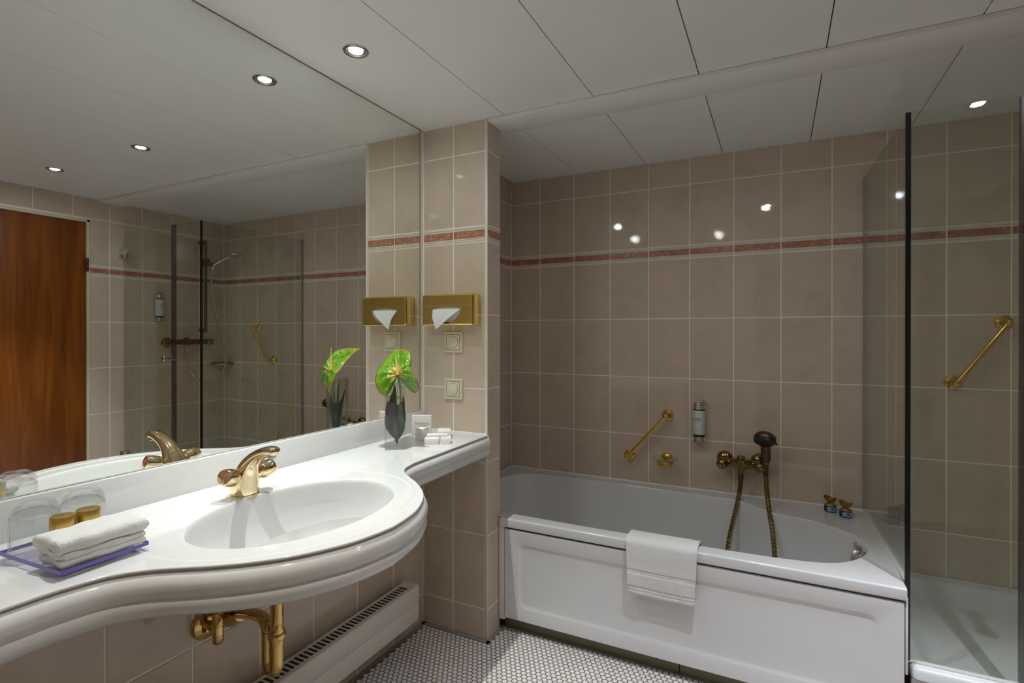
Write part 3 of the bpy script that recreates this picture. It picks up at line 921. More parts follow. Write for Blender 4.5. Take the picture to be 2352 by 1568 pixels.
# spathe
right = Vector((0.894, 0.448, 0)); fwd = Vector((-0.448, 0.894, 0)); up = Vector((0, 0, 1))
fb = Vector((-0.010, -1.227, 1.081))
flw = thing('anthurium', 'glossy green anthurium bloom rising from the glass vase', 'flower', (-0.02, -1.222, ZT + 0.02))
OUT = [(-.006, -.002, -.012), (-.020, -.020, -.048), (-.038, -.030, -.066), (-.060, -.030, -.052), (-.075, -.022, -.020), (-.076, -.005, .010), (-.067, .020, .037), (-.053, .045, .060), (-.038, .075, .081), (-.027, .099, .094),
       (-.006, .075, .094), (.018, .045, .091), (.038, .026, .083), (.046, .006, .060), (.047, -.010, .036), (.055, -.020, .016), (.070, -.026, -.008), (.078, -.022, -.034), (.066, -.010, -.056), (.047, -.004, -.053), (.024, -.004, -.030), (.006, -.002, -.010)]
op = catmull([Vector(p) for p in OUT], 5)[0]
ndir = (-fwd * 0.72 + up * 0.69).normalized()
bm = bmesh.new()
lay = bm.verts.layers.float.new('radial')
nr = 18
cverts = []
for i, q in enumerate(op):
    rowv = []
    lat = min(1.0, abs(q.x) / 0.05)
    for j in range(nr + 1):
        f = j / nr
        e = Vector((q.x * f, q.y * f, q.z * f))
        bul = 0.016 * math.sin(PI * f ** 0.8) * lat - 0.004 * math.sin(PI * f) * (1 - lat)
        bul += 0.0028 * math.sin(i * 0.86) * math.sin(PI * f) ** 0.7 + 0.0010 * math.sin(f * 22 + i * 0.3) * lat
        rim = -0.004 * max(0, f - 0.9) / 0.1 * lat
        p = fb + right * e.x + fwd * e.y + up * e.z + ndir * (bul + rim)
        v = bm.verts.new(p); v[lay] = f; rowv.append(v)
    cverts.append(rowv)
for i in range(len(op) - 1):
    for j in range(nr):
        q = [cverts[i][j], cverts[i + 1][j], cverts[i + 1][j + 1], cverts[i][j + 1]]
        bm.faces.new(q)
bmesh.ops.remove_doubles(bm, verts=[r[0] for r in cverts], dist=1e-6)
bmesh.ops.recalc_face_normals(bm, faces=bm.faces[:])
for f in bm.faces: f.smooth = True
me = bpy.data.meshes.new('spathe'); bm.to_mesh(me); bm.free(); me.materials.append(MATS['spathe'])
o = link('spathe', me, flw)
md = o.modifiers.new('s', 'SOLIDIFY'); md.thickness = 0.0012
bm = bmesh.new(); lay = bm.verts.layers.float.new('radial')
sp0, sp1 = fb + ndir * 0.004, Vector((-0.013, -1.236, 1.176))
rp = []
for j in range(13):
    t = j / 12
    c = sp0.lerp(sp1, t); r_ = 0.0052 * (1 - 0.55 * t) * (1 if j < 12 else 0.25)
    rp.append([bm.verts.new(c + right * r_ * math.cos(a) + fwd * r_ * math.sin(a)) for a in [2 * PI * k / 12 for k in range(12)]])
    for v in rp[-1]: v[lay] = t
for a, c in zip(rp[:-1], rp[1:]):
    for i in range(12): bm.faces.new((a[i], a[(i + 1) % 12], c[(i + 1) % 12], c[i]))
bm.faces.new(rp[-1])
for f in bm.faces: f.smooth = True
me = bpy.data.meshes.new('spadix'); bm.to_mesh(me); bm.free(); me.materials.append(MATS['spadix']); link('spadix', me, flw)
b = MB(); b.tube([fb - ndir * 0.002, fb + Vector((0.002, 0.006, -0.03)), (-0.005, -1.219, 0.99), (-0.018, -1.216, 0.90), (-0.024, -1.218, 0.842)], 0.0028, 10, True, 4); b.build('flower_stem', 'stem', flw)
# leaves in the vase
lv = thing('leaf_bunch', 'dark purple and green leaves arranged inside the glass vase', 'foliage', (VC.x, VC.y, ZT + 0.016))
def leafm(base_, tip, wid, bend, side, mat, nrm_):
    base_, tip, nrm_ = Vector(base_), Vector(tip), Vector(nrm_).normalized()
    d = (tip - base_); s_ = d.cross(nrm_).normalized(); nn = s_.cross(d).normalized()
    b = MB(); g = []
    for j in range(13):
        t = j / 12
        w_ = 1.3 * wid * (math.sin(PI * t ** 1.05) ** 0.7) + 0.0014 * (1 - t) + 0.0003
        c = base_ + d * t + nn * bend * math.sin(PI * t) + right * side * math.sin(PI * t)
        g.append([c + s_ * w_ * q + nn * (0.25 * w_ * (q * q)) for q in (-1, -.66, -.33, 0, .33, .66, 1)])
    b.rings(g, close_u=False)
    o = b.build('leaf', mat, lv, 80)
    m_ = o.modifiers.new('s', 'SOLIDIFY'); m_.thickness = 0.0009
def VP(r, f, z): return VC + right * r + fwd * f + up * z
for bs, tp, wd, bd, sd_, mt in [((.006, -.004, .026), (-.0235, -.018, .172), .0070, .004, -.010, 'leaf_purple'), ((.005, -.006, .026), (-.0050, -.024, .176), .0098, .004, -.005, 'leaf_purple'), ((.006, -.002, .026), (.0210, -.020, .168), .0092, .003, .006, 'leaf_olive'),
                           ((.005, -.004, .03), (-.0275, -.026, .124), .0088, -.002, -.007, 'leaf_olive'), ((.005, -.008, .022), (.0030, -.028, .100), .0070, -.002, .0, 'leaf_olive'), ((.007, .0, .03), (.0275, -.024, .118), .0080, -.002, .006, 'leaf_olive'),
                           ((.005, .004, .03), (-.0040, .006, .225), .0080, .004, -.006, 'leaf_green'), ((.005, .004, .03), (.020, .012, .162), .0100, .004, .008, 'leaf_purple'), ((.004, .004, .03), (-.022, .008, .160), .0100, .004, -.010, 'leaf_purple'), ((.006, .002, .03), (.0285, -.004, .184), .0046, .004, .008, 'leaf_purple'),
                           ((.004, .006, .03), (.004, .014, .152), .0135, .004, .0, 'leaf_purple'), ((.005, .008, .03), (-.016, .024, .196), .0100, .004, -.008, 'leaf_green'), ((.005, .008, .03), (.012, .026, .150), .0090, .004, .006, 'leaf_green')]:
    leafm(VP(*bs), VP(*tp), wd, bd, sd_, mt, -fwd)
b = MB(); b.tube([VP(.006, -.004, .0165), VP(.004, -.003, .035)], [.0035, .0055], 10); b.build('leaf_stem', 'stem_red', lv)

# ------------------------------------------------------------------ amenity boxes by the pilaster
def obox(name, mat, c, dims, ang, z, parent=None, bevel=0.0008):
    """box of dims (along, across, height), rotated ang about z, standing at height z"""
    b = MB()
    M = Matrix.Translation(Vector((c[0], c[1], z))) @ Matrix.Rotation(ang, 4, 'Z')
    b.box((-dims[0] / 2, -dims[1] / 2, 0), (dims[0] / 2, dims[1] / 2, dims[2]), bevel, 2, M)
    return b.build(name, mat, parent)
a0 = math.radians(33)
def box_thing(label, c, dims, ang, z, mat='card'):
    t = thing('soap_carton', label, 'carton', (c[0], c[1], z), 'white soap cartons')
    obox('carton_body', mat, c, dims, ang, z, t)
    return t
ca = box_thing('wider white soap carton of the front pair, on the side nearer the vase', (0.043, -1.098), (0.052, 0.048, 0.021), a0, ZT + 0.0003)
cb = box_thing('narrower white soap carton of the front pair, on the side away from the vase', (0.086, -1.068), (0.036, 0.048, 0.021), a0, ZT + 0.0003)
cc = box_thing('flat white carton laid across the two front soap cartons', (0.046, -1.066), (0.076, 0.028, 0.008), a0, ZT + 0.0218)
cd = box_thing('white cube carton with tuck lid in front of the leaflet', (-0.029, -1.060), (0.034, 0.042, 0.045), a0 - 0.5, ZT + 0.0003)
ce = box_thing('flat white carton behind the other cartons, against the tiled pilaster', (0.022, -0.985), (0.050, 0.075, 0.030), a0, ZT + 0.0003)
b = MB(); M = Matrix.Translation(Vector((-0.016, -1.050, ZT + 0.0455))) @ Matrix.Rotation(a0 - 0.5, 4, 'Z')
b.box((-0.002, -0.018, 0), (0.006, 0.018, 0.0012), 0.0004, 1, M); b.build('tuck_flap', 'card', cd)
for t, c, s in ((ca, (0.036, -1.109), 'AAA'), (cb, (0.084, -1.078), 'AAA')):
    text('lettering', s, 0.009, 'print_grey', t, (c[0], c[1], ZT + 0.0215), (0, 0, a0))
la = math.radians(25)
lf = thing('leaflet', 'upright white leaflet with lime green corner behind the cartons', 'leaflet', (-0.072, -1.003, ZT))
obox('leaflet_body', 'card', (-0.072, -1.003), (0.078, 0.012, 0.083), la, ZT + 0.0003, lf)
fdir = Vector((math.sin(la), -math.cos(la), 0)); adir = Vector((math.cos(la), math.sin(la), 0))
lc = Vector((-0.072, -1.003, ZT))
obox('front_cover', 'card_front', lc + fdir * 0.0064, (0.076, 0.0008, 0.081), la, ZT + 0.001, lf, 0.0002)
obox('lime_corner', 'lime', lc - adir * 0.0388, (0.0012, 0.0122, 0.024), la, ZT + 0.0595, lf, 0.0002)
text('lettering', 'bodycare', 0.0145, 'print_soft', lf, lc + fdir * 0.0072 + adir * 0.002 + up * 0.052, (PI / 2, 0, la))
text('small_print', 'wellness & spa', 0.006, 'print_soft', lf, lc + fdir * 0.0072 + adir * 0.004 + up * 0.041, (PI / 2, 0, la))

# ------------------------------------------------------------------ acrylic tray with towel, tumblers, bottles
ta = math.radians(90 - 3)
tray = thing('acrylic_tray', 'clear acrylic tray with violet edge on the vanity top', 'tray', (0.03, -2.196, ZT))
TL = [(0.136, -2.268), (0.128, -2.130), (-0.066, -2.128), (-0.062, -2.277)]
b = MB(); b.rings([[(x, y, ZT + 0.0105) for x, y in TL], [(x, y, ZT + 0.0150) for x, y in TL]], cap0=True, cap1=True); b.build('plate', 'tray_clear', tray, 20)
for i in range(4):
    A, B_ = Vector((*TL[i], 0)), Vector((*TL[(i + 1) % 4], 0))
    d = (B_ - A).normalized(); n_ = Vector((d.y, -d.x, 0)) 
    if n_.dot(A - Vector((0.03, -2.196, 0))) < 0: n_ = -n_
    q = [A - n_ * 0.0003, B_ - n_ * 0.0003, B_ + n_ * 0.0009, A + n_ * 0.0009]
    b = MB(); b.rings([[(p.x, p.y, ZT + 0.0092) for p in q], [(p.x, p.y, ZT + 0.0156) for p in q]], cap0=True, cap1=True); b.build('violet_edge', 'tray_violet', tray, 0)
for x, y in ((0.120, -2.256), (0.113, -2.143), (-0.052, -2.141), (-0.048, -2.264)):
    b = MB(); b.lathe([(0.006, 0), (0.006, 0.0105)], (x, y, ZT), (0, 0, 1), 14); b.build('foot', 'tray_clear', tray)
ZTR = ZT + 0.0152
def tumbler(c, lab):
    t = thing('tumbler', lab, 'glass', (c[0], c[1], ZTR), 'upturned drinking glasses')
    H, R0, R1 = 0.088, 0.0370, 0.0345
    wall = [(R0 - 0.0012, 0), (R0, 0.0010), (R0 - 0.0006, 0.030), (R1 + 0.0012, 0.060), (R1 - 0.0008, 0.060), (R0 - 0.0026, 0.030), (R0 - 0.0022, 0.0010), (R0 - 0.0012, 0)]
    b = MB(); b.lathe(wall, (c[0], c[1], ZTR), (0, 0, 1), 48, False, False); b.build('glass_wall', 'vase_glass', t, 50)
    base_ = [(R1 + 0.0012, 0.0602), (R1 + 0.0004, 0.0690), (R1 - 0.0016, 0.0765), (R1 - 0.0060, 0.0835), (R1 - 0.0125, H), (0.018, H - 0.0006), (0.0001, H - 0.0030), (0.0001, 0.0725), (0.017, 0.0725), (R1 - 0.0085, 0.0705), (R1 - 0.0035, 0.0660), (R1 - 0.0008, 0.0602), (R1 + 0.0012, 0.0602)]
    b = MB(); b.lathe(base_, (c[0], c[1], ZTR), (0, 0, 1), 48, False, False); b.build('glass_base', 'tumbler_glass', t, 50)
tumbler((-0.0265, -2.2395), 'upturned drinking glass at the outer corner of the acrylic tray')
tumbler((-0.0285, -2.1645), 'upturned drinking glass on the tray, nearer the basin tap')
def bottle(c, lab):
    t = thing('toiletry_bottle', lab, 'bottle', (c[0], c[1], ZTR), 'gold capped toiletry bottles')
    b = MB(); b.lathe([(0.016, 0), (0.0175, 0.002), (0.0175, 0.030), (0.0165, 0.033)], (c[0], c[1], ZTR), (0, 0, 1), 28); b.build('bottle_body', 'bottle_body', t)
    b = MB(); b.lathe([(0.0186, 0.0325), (0.0188, 0.0335), (0.0188, 0.0605), (0.0178, 0.0625), (0.0165, 0.063), (0.003, 0.0625), (0.0028, 0.0634), (0.0001, 0.0636)], (c[0], c[1], ZTR), (0, 0, 1), 36); b.build('cap', 'bottle_gold', t)
bottle((0.031, -2.222), 'toiletry bottle with gold cap behind the folded towel, nearer the tray corner')
bottle((0.0285, -2.181), 'toiletry bottle with gold cap behind the folded towel, nearer the tap')
# folded towel: rounded layers
ft = thing('folded_towel', 'thick white towel folded in layers on the acrylic tray', 'towel', (0.085, -2.197, ZTR))
def towel_layer(name, xa, xb, ya, yb, za, zb, seed, sag=0.0, parent=ft):
    rnd = random.Random(seed)
    nx, ny = 64, 96
    b = MB()
    ph = [rnd.uniform(0, 6.28) for _ in range(6)]
    def shape(u, v, top):
        x = xa + (xb - xa) * u; y = ya + (yb - ya) * v
        e = min(u, 1 - u) * (xb - xa); e2 = min(v, 1 - v) * (yb - ya)
        r = (zb - za) * 0.5
        k = math.sqrt(max(0, 1 - max(0, 1 - e / r) ** 2)); k2 = math.sqrt(max(0, 1 - max(0, 1 - e2 / (r * 0.55)) ** 2))
        hh = (zb - za) * 0.5 * (0.18 + 0.82 * k * (0.35 + 0.65 * k2))
        zm = (za + zb) / 2 + sag * math.sin(PI * v) - sag
        w = 0.0011 * math.sin(9 * u + ph[0]) * math.sin(7 * v + ph[1]) + 0.0007 * math.sin(23 * v + ph[2] + 6 * u)
        x += 0.0014 * math.sin(12 * v + ph[3]); y += 0.0016 * math.sin(9 * u + ph[4])
        fz = 0.0009 * (rnd.random() - 0.5) if top else 0.0
        return (x + 0.0007 * (rnd.random() - 0.5), y + 0.0007 * (rnd.random() - 0.5), zm + (hh + w + fz if top else -hh))
    T = [[shape(i / nx, j / ny, True) for i in range(nx + 1)] for j in range(ny + 1)]
    Bt = [[shape(i / nx, j / ny, False) for i in range(nx + 1)] for j in range(ny + 1)]
    loop = [r + list(reversed(q)) for r, q in zip(T, Bt)]
    b.rings(loop, True, True, True)
    return b.build(name, 'towel', parent, 70)
towel_layer('lower_fold', 0.050, 0.1290, -2.264, -2.134, ZTR + 0.0005, ZTR + 0.0125, 1)
towel_layer('middle_fold', 0.049, 0.1280, -2.263, -2.136, ZTR + 0.0110, ZTR + 0.0235, 2)
towel_layer('upper_fold', 0.046, 0.1310, -2.270, -2.131, ZTR + 0.0225, ZTR + 0.0475, 3)

# ------------------------------------------------------------------ bathtub
ZR = 0.470
tub = thing('bathtub', 'white built-in bathtub with moulded front apron panel', 'bathtub', (0.68, -0.39, 0.0))
X0, X1, Y0 = XA + 0.001, 1.531, -0.782
ctrl = [(0.066, -.088), (0.35, -.080), (0.62, -.080), (0.85, -.084), (1.00, -.092), (1.08, -.135), (1.165, -.210), (1.27, -.235), (1.36, -.275), (1.44, -.345), (1.474, -.435), (1.462, -.530), (1.41, -.622), (1.33, -.680), (1.2, -.706), (1.0, -.718), (0.7, -.722), (0.4, -.722), (0.15, -.716), (0.0, -.690), (-.085, -.610), (-.118, -.480), (-.122, -.330), (-.10, -.205), (-.035, -.120)]
def closed_cat(pts, sub):
    out = []; n = len(pts)
    for i in range(n):
        p0, p1, p2, p3 = [Vector(pts[(i + k) % n]) for k in (-1, 0, 1, 2)]
        for k in range(sub):
            t = k / sub
            out.append(0.5 * ((2 * p1) + (-p0 + p2) * t + (2 * p0 - 5 * p1 + 4 * p2 - p3) * t * t + (-p0 + 3 * p1 - 3 * p2 + p3) * t ** 3))
    return out
inner = closed_cat(ctrl, 6)
# rim top
b = MB()
r_ = 0.007
ol = [(X0, Y0 + r_), (X1, Y0 + r_), (X1, -0.0005), (X0, -0.0005)]
ov = [b.bm.verts.new((x, y, ZR)) for x, y in ol]; iv = [b.bm.verts.new((p.x, p.y, ZR)) for p in inner]
oe = [b.bm.edges.new((ov[i], ov[(i + 1) % 4])) for i in range(4)]; ie = [b.bm.edges.new((iv[i], iv[(i + 1) % len(iv)])) for i in range(len(iv))]
bmesh.ops.triangle_fill(b.bm, use_beauty=True, use_dissolve=False, edges=oe + ie)
b.build('rim', 'acrylic', tub, 0)
# rolled front lip
b = MB()
lip = []
for k in range(0, 7):
    a = PI / 2 * k / 6
    lip.append((Y0 + r_ - r_ * math.sin(a), ZR - r_ + r_ * math.cos(a)))
lip += [(Y0, ZR - 0.032), (Y0 + 0.0012, ZR - 0.0358), (Y0 + 0.004, ZR - 0.0372), (Y0 + 0.04, ZR - 0.0372)]
b.rings([[(XS + 0.016, y, z), (X1, y, z)] for y, z in lip], close_u=False)
b.poly([(XS + 0.016, y, z) for y, z in lip]); b.poly([(X1, y, z) for y, z in reversed(lip)])
b.build('front_lip', 'acrylic', tub, 50)
# inner shell
b = MB()
bc = Vector((0.66, -0.40))
def botpt(p):   # bottom outline: softened stadium
    d = Vector((p.x - bc.x, p.y - bc.y))
    return Vector((bc.x + d.x * 0.76 - 0.01, bc.y + d.y * 0.60))
sh = [(0.0, 0.0), (0.006, -0.0010), (0.016, -0.0040), (0.026, -0.010), (0.036, -0.020), (0.075, -0.06), (0.20, -0.16), (0.38, -0.27), (0.55, -0.33), (0.76, -0.358), (1.0, -0.365)]
RR = []
for w_, z_ in sh:
    L = []
    for p in inner:
        q = botpt(p)
        L.append((p.x + (q.x - p.x) * w_, p.y + (q.y - p.y) * w_, ZR + z_))
    RR.append(L)
b.rings(RR, cap1=True); b.build('inner_shell', 'acrylic', tub, 60)
# front apron panel with embossed field
PX0, PX1, PZ0, PZ1, PY = XS + 0.030, 1.5265, 0.058, ZR - 0.0445, Y0 + 0.0045
b = MB()
def frect(i, y, r, n=7):
    xa, xb, za, zb = PX0 + i[0], PX1 - i[0], PZ0 + i[1], PZ1 - i[1]
    return rrect(xa, xb, za, zb, r, y, n)
b.rings([frect((0, 0), PY + 0.018, 0.004), frect((0, 0), PY + 0.004, 0.004), frect((0.003, 0.003), PY, 0.004), frect((0.062, 0.052), PY, 0.030), frect((0.068, 0.058), PY + 0.0022, 0.028), frect((0.074, 0.064), PY + 0.0052, 0.026), frect((0.080, 0.070), PY + 0.0060, 0.022), frect((0.2, 0.12), PY + 0.0060, 0.02)], cap1=True)
b.build('apron_panel', 'acrylic', tub, 40)
b = MB(); b.box((PX0, Y0 + 0.010, PZ1 - 0.004), (PX1, Y0 + 0.016, ZR - 0.0365)); b.build('gap_shade_strip', 'black_rubber_and_shade', tub, 0)  # black strip added behind the gap, its colour stands in for shade
b = MB(); b.box((XS + 0.0012, PY + 0.004, 0.045), (PX0 - 0.0015, PY + 0.024, ZR - 0.005), 0.004, 2); b.build('sealing_strip', 'silicone', tub)
b = MB(); b.box((PX1 + 0.002, PY + 0.003, 0.21), (X1 + 0.004, PY + 0.018, ZR - 0.03), 0.002, 2); b.build('end_strip', 'acrylic', tub)
b = MB(); b.tube([(X0 + 0.006, -0.0062, ZR + 0.0005), (X1 - 0.002, -0.0062, ZR + 0.0005)], 0.0055, 8); b.tube([(X0 + 0.006, -0.006, ZR + 0.0005), (X0 + 0.006, -0.75, ZR + 0.0005)], 0.0055, 8); b.build('sealant', 'silicone', tub)
# overflow
ofc = Vector((1.452, -0.478, 0.434))
of = thing('overflow_cap', 'chrome overflow knob at the foot end inside the bathtub', 'tub overflow', ofc)
axo = Vector((-1, 0.10, 0.28)).normalized()
b = MB(); b.lathe([(0.024, -0.02), (0.024, 0.0), (0.0345, 0.006), (0.0365, 0.012), (0.0365, 0.026), (0.034, 0.030), (0.001, 0.032)], ofc, axo, 36); b.build('knob_cap', 'chrome', of)
b = MB(); b.box((-0.006, -0.002, 0), (0.006, 0.002, 0.012), 0.001, 1, Matrix.Translation(ofc + axo * 0.018 + Vector((0, 0, 0.034)))); b.build('lug', 'chrome', of)

# towel over the tub edge
b = MB()
prof_t = [(-0.668, 0.395), (-0.672, 0.42), (-0.680, 0.452), (-0.692, 0.470), (-0.712, 0.4795), (-0.745, 0.4815), (-0.772, 0.4800), (-0.7895, 0.4700), (-0.7935, 0.450), (-0.7950, 0.425), (-0.7955, 0.400), (-0.7965, 0.385), (-0.7968, 0.3765), (-0.7935, 0.3745), (-0.7932, 0.3705), (-0.7960, 0.3695), (-0.7955, 0.3640), (-0.7935, 0.3620), (-0.7970, 0.3595), (-0.7978, 0.345), (-0.7980, 0.330), (-0.7976, 0.3170), (-0.7938, 0.3145), (-0.7936, 0.3105), (-0.7968, 0.3090), (-0.7964, 0.3030), (-0.7936, 0.3005), (-0.7962, 0.2985), (-0.7970, 0.2930), (-0.7955, 0.2880)]
NU = 90
g = []
rt = random.Random(5)
prof_t = [(p.x, p.y) for p in catmull([Vector((a, c, 0)) for a, c in prof_t], 4)[0]]
for j, (y, z) in enumerate(prof_t):
    rowp = []
    for i in range(NU + 1):
        u = i / NU
        drop = max(0, 0.47 - z) / 0.18 if j > 28 else 0
        x = 0.690 + 0.010 * drop + (0.938 - 0.690 - 0.017 * drop) * u
        wav = 0.0016 * math.sin(7.5 * u + 0.6) * drop + 0.0010 * math.sin(17 * u + z * 40) * drop
        zz = z - 0.0025 * math.sin(3.0 * u) * drop + 0.0035 * math.sin(6.2 * u + 1) * max(0, drop - 0.75)
        band = (0.361 < z < 0.376) or (0.2995 < z < 0.3155)
        fz = 0 if band else 0.0008 * (rt.random() - 0.5)
        rowp.append((x + fz * 0.7, y - abs(wav) - wav * 0.5 + fz, zz + (0 if j < 2 else fz)))
    g.append(rowp)
b.rings(g, close_u=False)
hang = b.build('hand_towel', 'towel', smooth_angle=80)
for p in hang.data.polygons:
    pass
md = hang.modifiers.new('s', 'SOLIDIFY'); md.thickness = 0.009; md.offset = 0.0
md = hang.modifiers.new('b', 'BEVEL'); md.width = 0.003; md.segments = 2; md.limit_method = 'ANGLE'; md.angle_limit = 1.0
tag(hang, 'white terry hand towel draped over the front edge of the bathtub', 'towel')

# ------------------------------------------------------------------ bath mixer and hand shower
MX, MZ = 1.036, 0.632
mix = thing('bath_mixer', 'dark bronze two-handle bath mixer on the tiled wall', 'tap', (MX, 0, MZ))
for s in (-1, 1):
    b = MB(); b.lathe([(0.0365, 0.0005), (0.0365, 0.004), (0.034, 0.012), (0.026, 0.020), (0.016, 0.024), (0.015, 0.045)], (MX + s * 0.0735, 0, MZ + 0.003), (0, -1, 0), 32); b.build('escutcheon', 'bronze', mix)
    b = MB(); ax = Vector((s * 0.25, -1, -0.30)).normalized(); o0 = Vector((MX + s * 0.074, -0.048, MZ))
    b.lathe([(0.017, -0.010), (0.020, 0.0), (0.0215, 0.006), (0.0255, 0.012), (0.0270, 0.022), (0.0245, 0.036), (0.0195, 0.045), (0.0125, 0.0480), (0.0098, 0.0462), (0.0085, 0.0478), (0.0001, 0.0482)], o0, ax, 28); b.build('handle', 'bronze', mix, 40)
b = MB(); b.tube([(MX - 0.074, -0.045, MZ), (MX - 0.045, -0.050, MZ - 0.002), (MX, -0.058, MZ - 0.004), (MX + 0.045, -0.050, MZ - 0.002), (MX + 0.074, -0.045, MZ)], [.0170, .0190, .0275, .0190, .0170], 20, True, 5); b.build('valve_body', 'bronze', mix)
b = MB(); b.lathe([(0.0150, 0), (0.0190, 0.026), (0.0250, 0.048), (0.0265, 0.060)], (MX, -0.068, MZ - 0.048), (0, 0.1, 1), 26); b.build('outlet', 'bronze', mix)
b = MB(); b.lathe([(0.0150, 0), (0.0170, 0.002), (0.0170, 0.012), (0.0145, 0.0155), (0.0001, 0.0165)], (MX, -0.060, MZ + 0.019), (0, 0, 1), 26); b.build('diverter_button', 'bronze', mix)
b = MB(); b.tube([(MX + 0.074, -0.045, MZ + 0.010), (MX + 0.095, -0.062, MZ + 0.024), (MX + 0.1035, -0.070, MZ + 0.028)], 0.008, 12); b.lathe([(0.0125, -0.018), (0.0165, -0.012), (0.0165, 0.010), (0.0150, 0.012)], (MX + 0.1035, -0.072, MZ + 0.026), (0, 0, 1), 22); b.build('handset_cradle', 'bronze', mix)
hs = thing('hand_shower', 'bronze hand shower with black spray face resting in the bath mixer cradle', 'hand shower', (MX + 0.1035, -0.072, MZ + 0.02))
HX = MX + 0.1035
b = MB(); b.tube([(HX, -0.072, MZ - 0.030), (HX, -0.072, MZ + 0.002), (HX, -0.072, MZ + 0.022), (HX, -0.072, MZ + 0.028), (HX, -0.074, MZ + 0.060), (HX - 0.001, -0.078, MZ + 0.098), (HX - 0.002, -0.090, MZ + 0.122), (HX - 0.003, -0.108, MZ + 0.136)], [.0105, .0120, .0175, .0200, .0208, .0206, .0212, .0180], 22, True, 4); b.build('handle', 'bronze_dark', hs)
hc = Vector((HX - 0.003, -0.126, MZ + 0.132)); hax = Vector((-0.06, -0.62, -0.78)).normalized()
b = MB(); b.lathe([(0.012, -0.026), (0.033, -0.022), (0.043, -0.013), (0.0462, -0.003), (0.0436, -0.001), (0.0436, 0.001), (0.0465, 0.003), (0.0456, 0.008)], hc, hax, 36); b.build('head', 'bronze_dark', hs)
b = MB(); b.lathe([(0.0452, 0.0), (0.0435, 0.010), (0.036, 0.015), (0.001, 0.018)], hc + hax * 0.005, hax, 36); b.build('spray_face', 'black_rubber_and_shade', hs)
b = MB(); b.lathe([(0.004, 0), (0.005, 0.006), (0.003, 0.009)], hc + Vector((0.043, -0.006, -0.014)), (0.7, -0.3, -0.6), 12); b.build('spray_lever', 'black_rubber_and_shade', hs)
hpts, _ = catmull([Vector(p) for p in [(MX, -0.068, MZ - 0.052), (MX - 0.001, -0.071, MZ - 0.085), (1.031, -0.082, .505), (1.022, -0.115, .450), (1.008, -0.155, .385), (.995, -0.200, .312), (.990, -0.255, .225), (1.01, -0.320, .150), (1.08, -0.370, .125), (1.15, -0.350, .160), (1.178, -0.315, .240), (1.176, -0.288, .330), (1.168, -0.250, .405), (1.156, -0.205, .468), (1.146, -0.140, .530), (1.141, -0.090, .580), (HX, -0.073, MZ - 0.030)]], 22)
rads = [0.0096 + 0.0016 * (1 if (i // 2) % 2 else -0.6) for i in range(len(hpts))]
b = MB(); b.tube(hpts, rads, 10); b.build('hose', 'bronze', hs, 30)
b = MB(); b.lathe([(0.0105, 0), (0.0120, 0.002), (0.0125, 0.028), (0.0105, 0.031)], (MX - 0.0008, -0.0705, MZ - 0.080), (0.01, 0.05, 1), 18); b.build('hose_ferrule', 'bronze_dark', hs)

# ------------------------------------------------------------------ grab bars
def grab_bar(p_hi, p_lo, lab, stand=0.058):
    t = thing('grab_bar', lab, 'grab bar', ((p_hi[0] + p_lo[0]) / 2, 0, (p_hi[1] + p_lo[1]) / 2), 'brass grab bars')
    for px, pz in (p_hi, p_lo):
        b = MB(); b.lathe([(0.0290, 0.0005), (0.0290, 0.004), (0.0268, 0.0085), (0.0255, 0.0090), (0.0235, 0.0125), (0.0195, 0.0145), (0.0180, 0.0155), (0.0155, 0.0205), (0.0115, 0.0235), (0.0098, 0.030), (0.0098, stand)], (px, 0, pz), (0, -1, 0), 32); b.build('flange', 'gold', t, 40)
        b = MB(); b.lathe([(0.0096, -0.010), (0.0112, -0.006), (0.0118, 0), (0.0112, 0.006), (0.0085, 0.0105), (0.0055, 0.0120), (0.0001, 0.0128)], (px, -stand, pz), (0, -1, 0), 20); b.build('end_boss', 'gold', t, 50)
    b = MB(); b.tube([(p_hi[0], -stand, p_hi[1]), (p_lo[0], -stand, p_lo[1])], 0.0086, 18); b.build('rod', 'gold', t)
grab_bar((0.697, 0.822), (0.505, 0.605), 'slanted gold grab bar on the tiles above the bathtub')
grab_bar((1.976, 1.2725), (1.818, 1.0325), 'slanted gold grab bar inside the glass shower')

# soap dish
sd = thing('soap_dish', 'clear glass soap dish in a gold ring on the wall above the tub', 'soap dish', (0.693, 0, 0.607))
b = MB(); b.lathe([(0.0275, 0.0005), (0.0275, 0.004), (0.025, 0.009), (0.019, 0.013), (0.012, 0.015), (0.010, 0.030)], (0.693, 0, 0.607), (0, -1, 0), 30); b.build('flange', 'gold', sd)
b = MB(); b.lathe([(0.0375, 0), (0.0395, 0.002), (0.0395, 0.013), (0.0380, 0.0145), (0.0365, 0.013), (0.0360, 0.0)], (0.695, -0.064, 0.586), (0, 0, 1), 36, False, False); b.build('ring', 'gold', sd, 40)
b = MB(); b.lathe([(0.001, 0.004), (0.028, 0.004), (0.0355, 0.010), (0.044, 0.020), (0.058, 0.030), (0.063, 0.0335), (0.0625, 0.0355), (0.055, 0.0335), (0.042, 0.0235), (0.033, 0.0135), (0.027, 0.0075), (0.001, 0.0070)], (0.695, -0.064, 0.586), (0, 0, 1), 40, False, False); b.build('glass_dish', 'dish_glass', sd, 50)

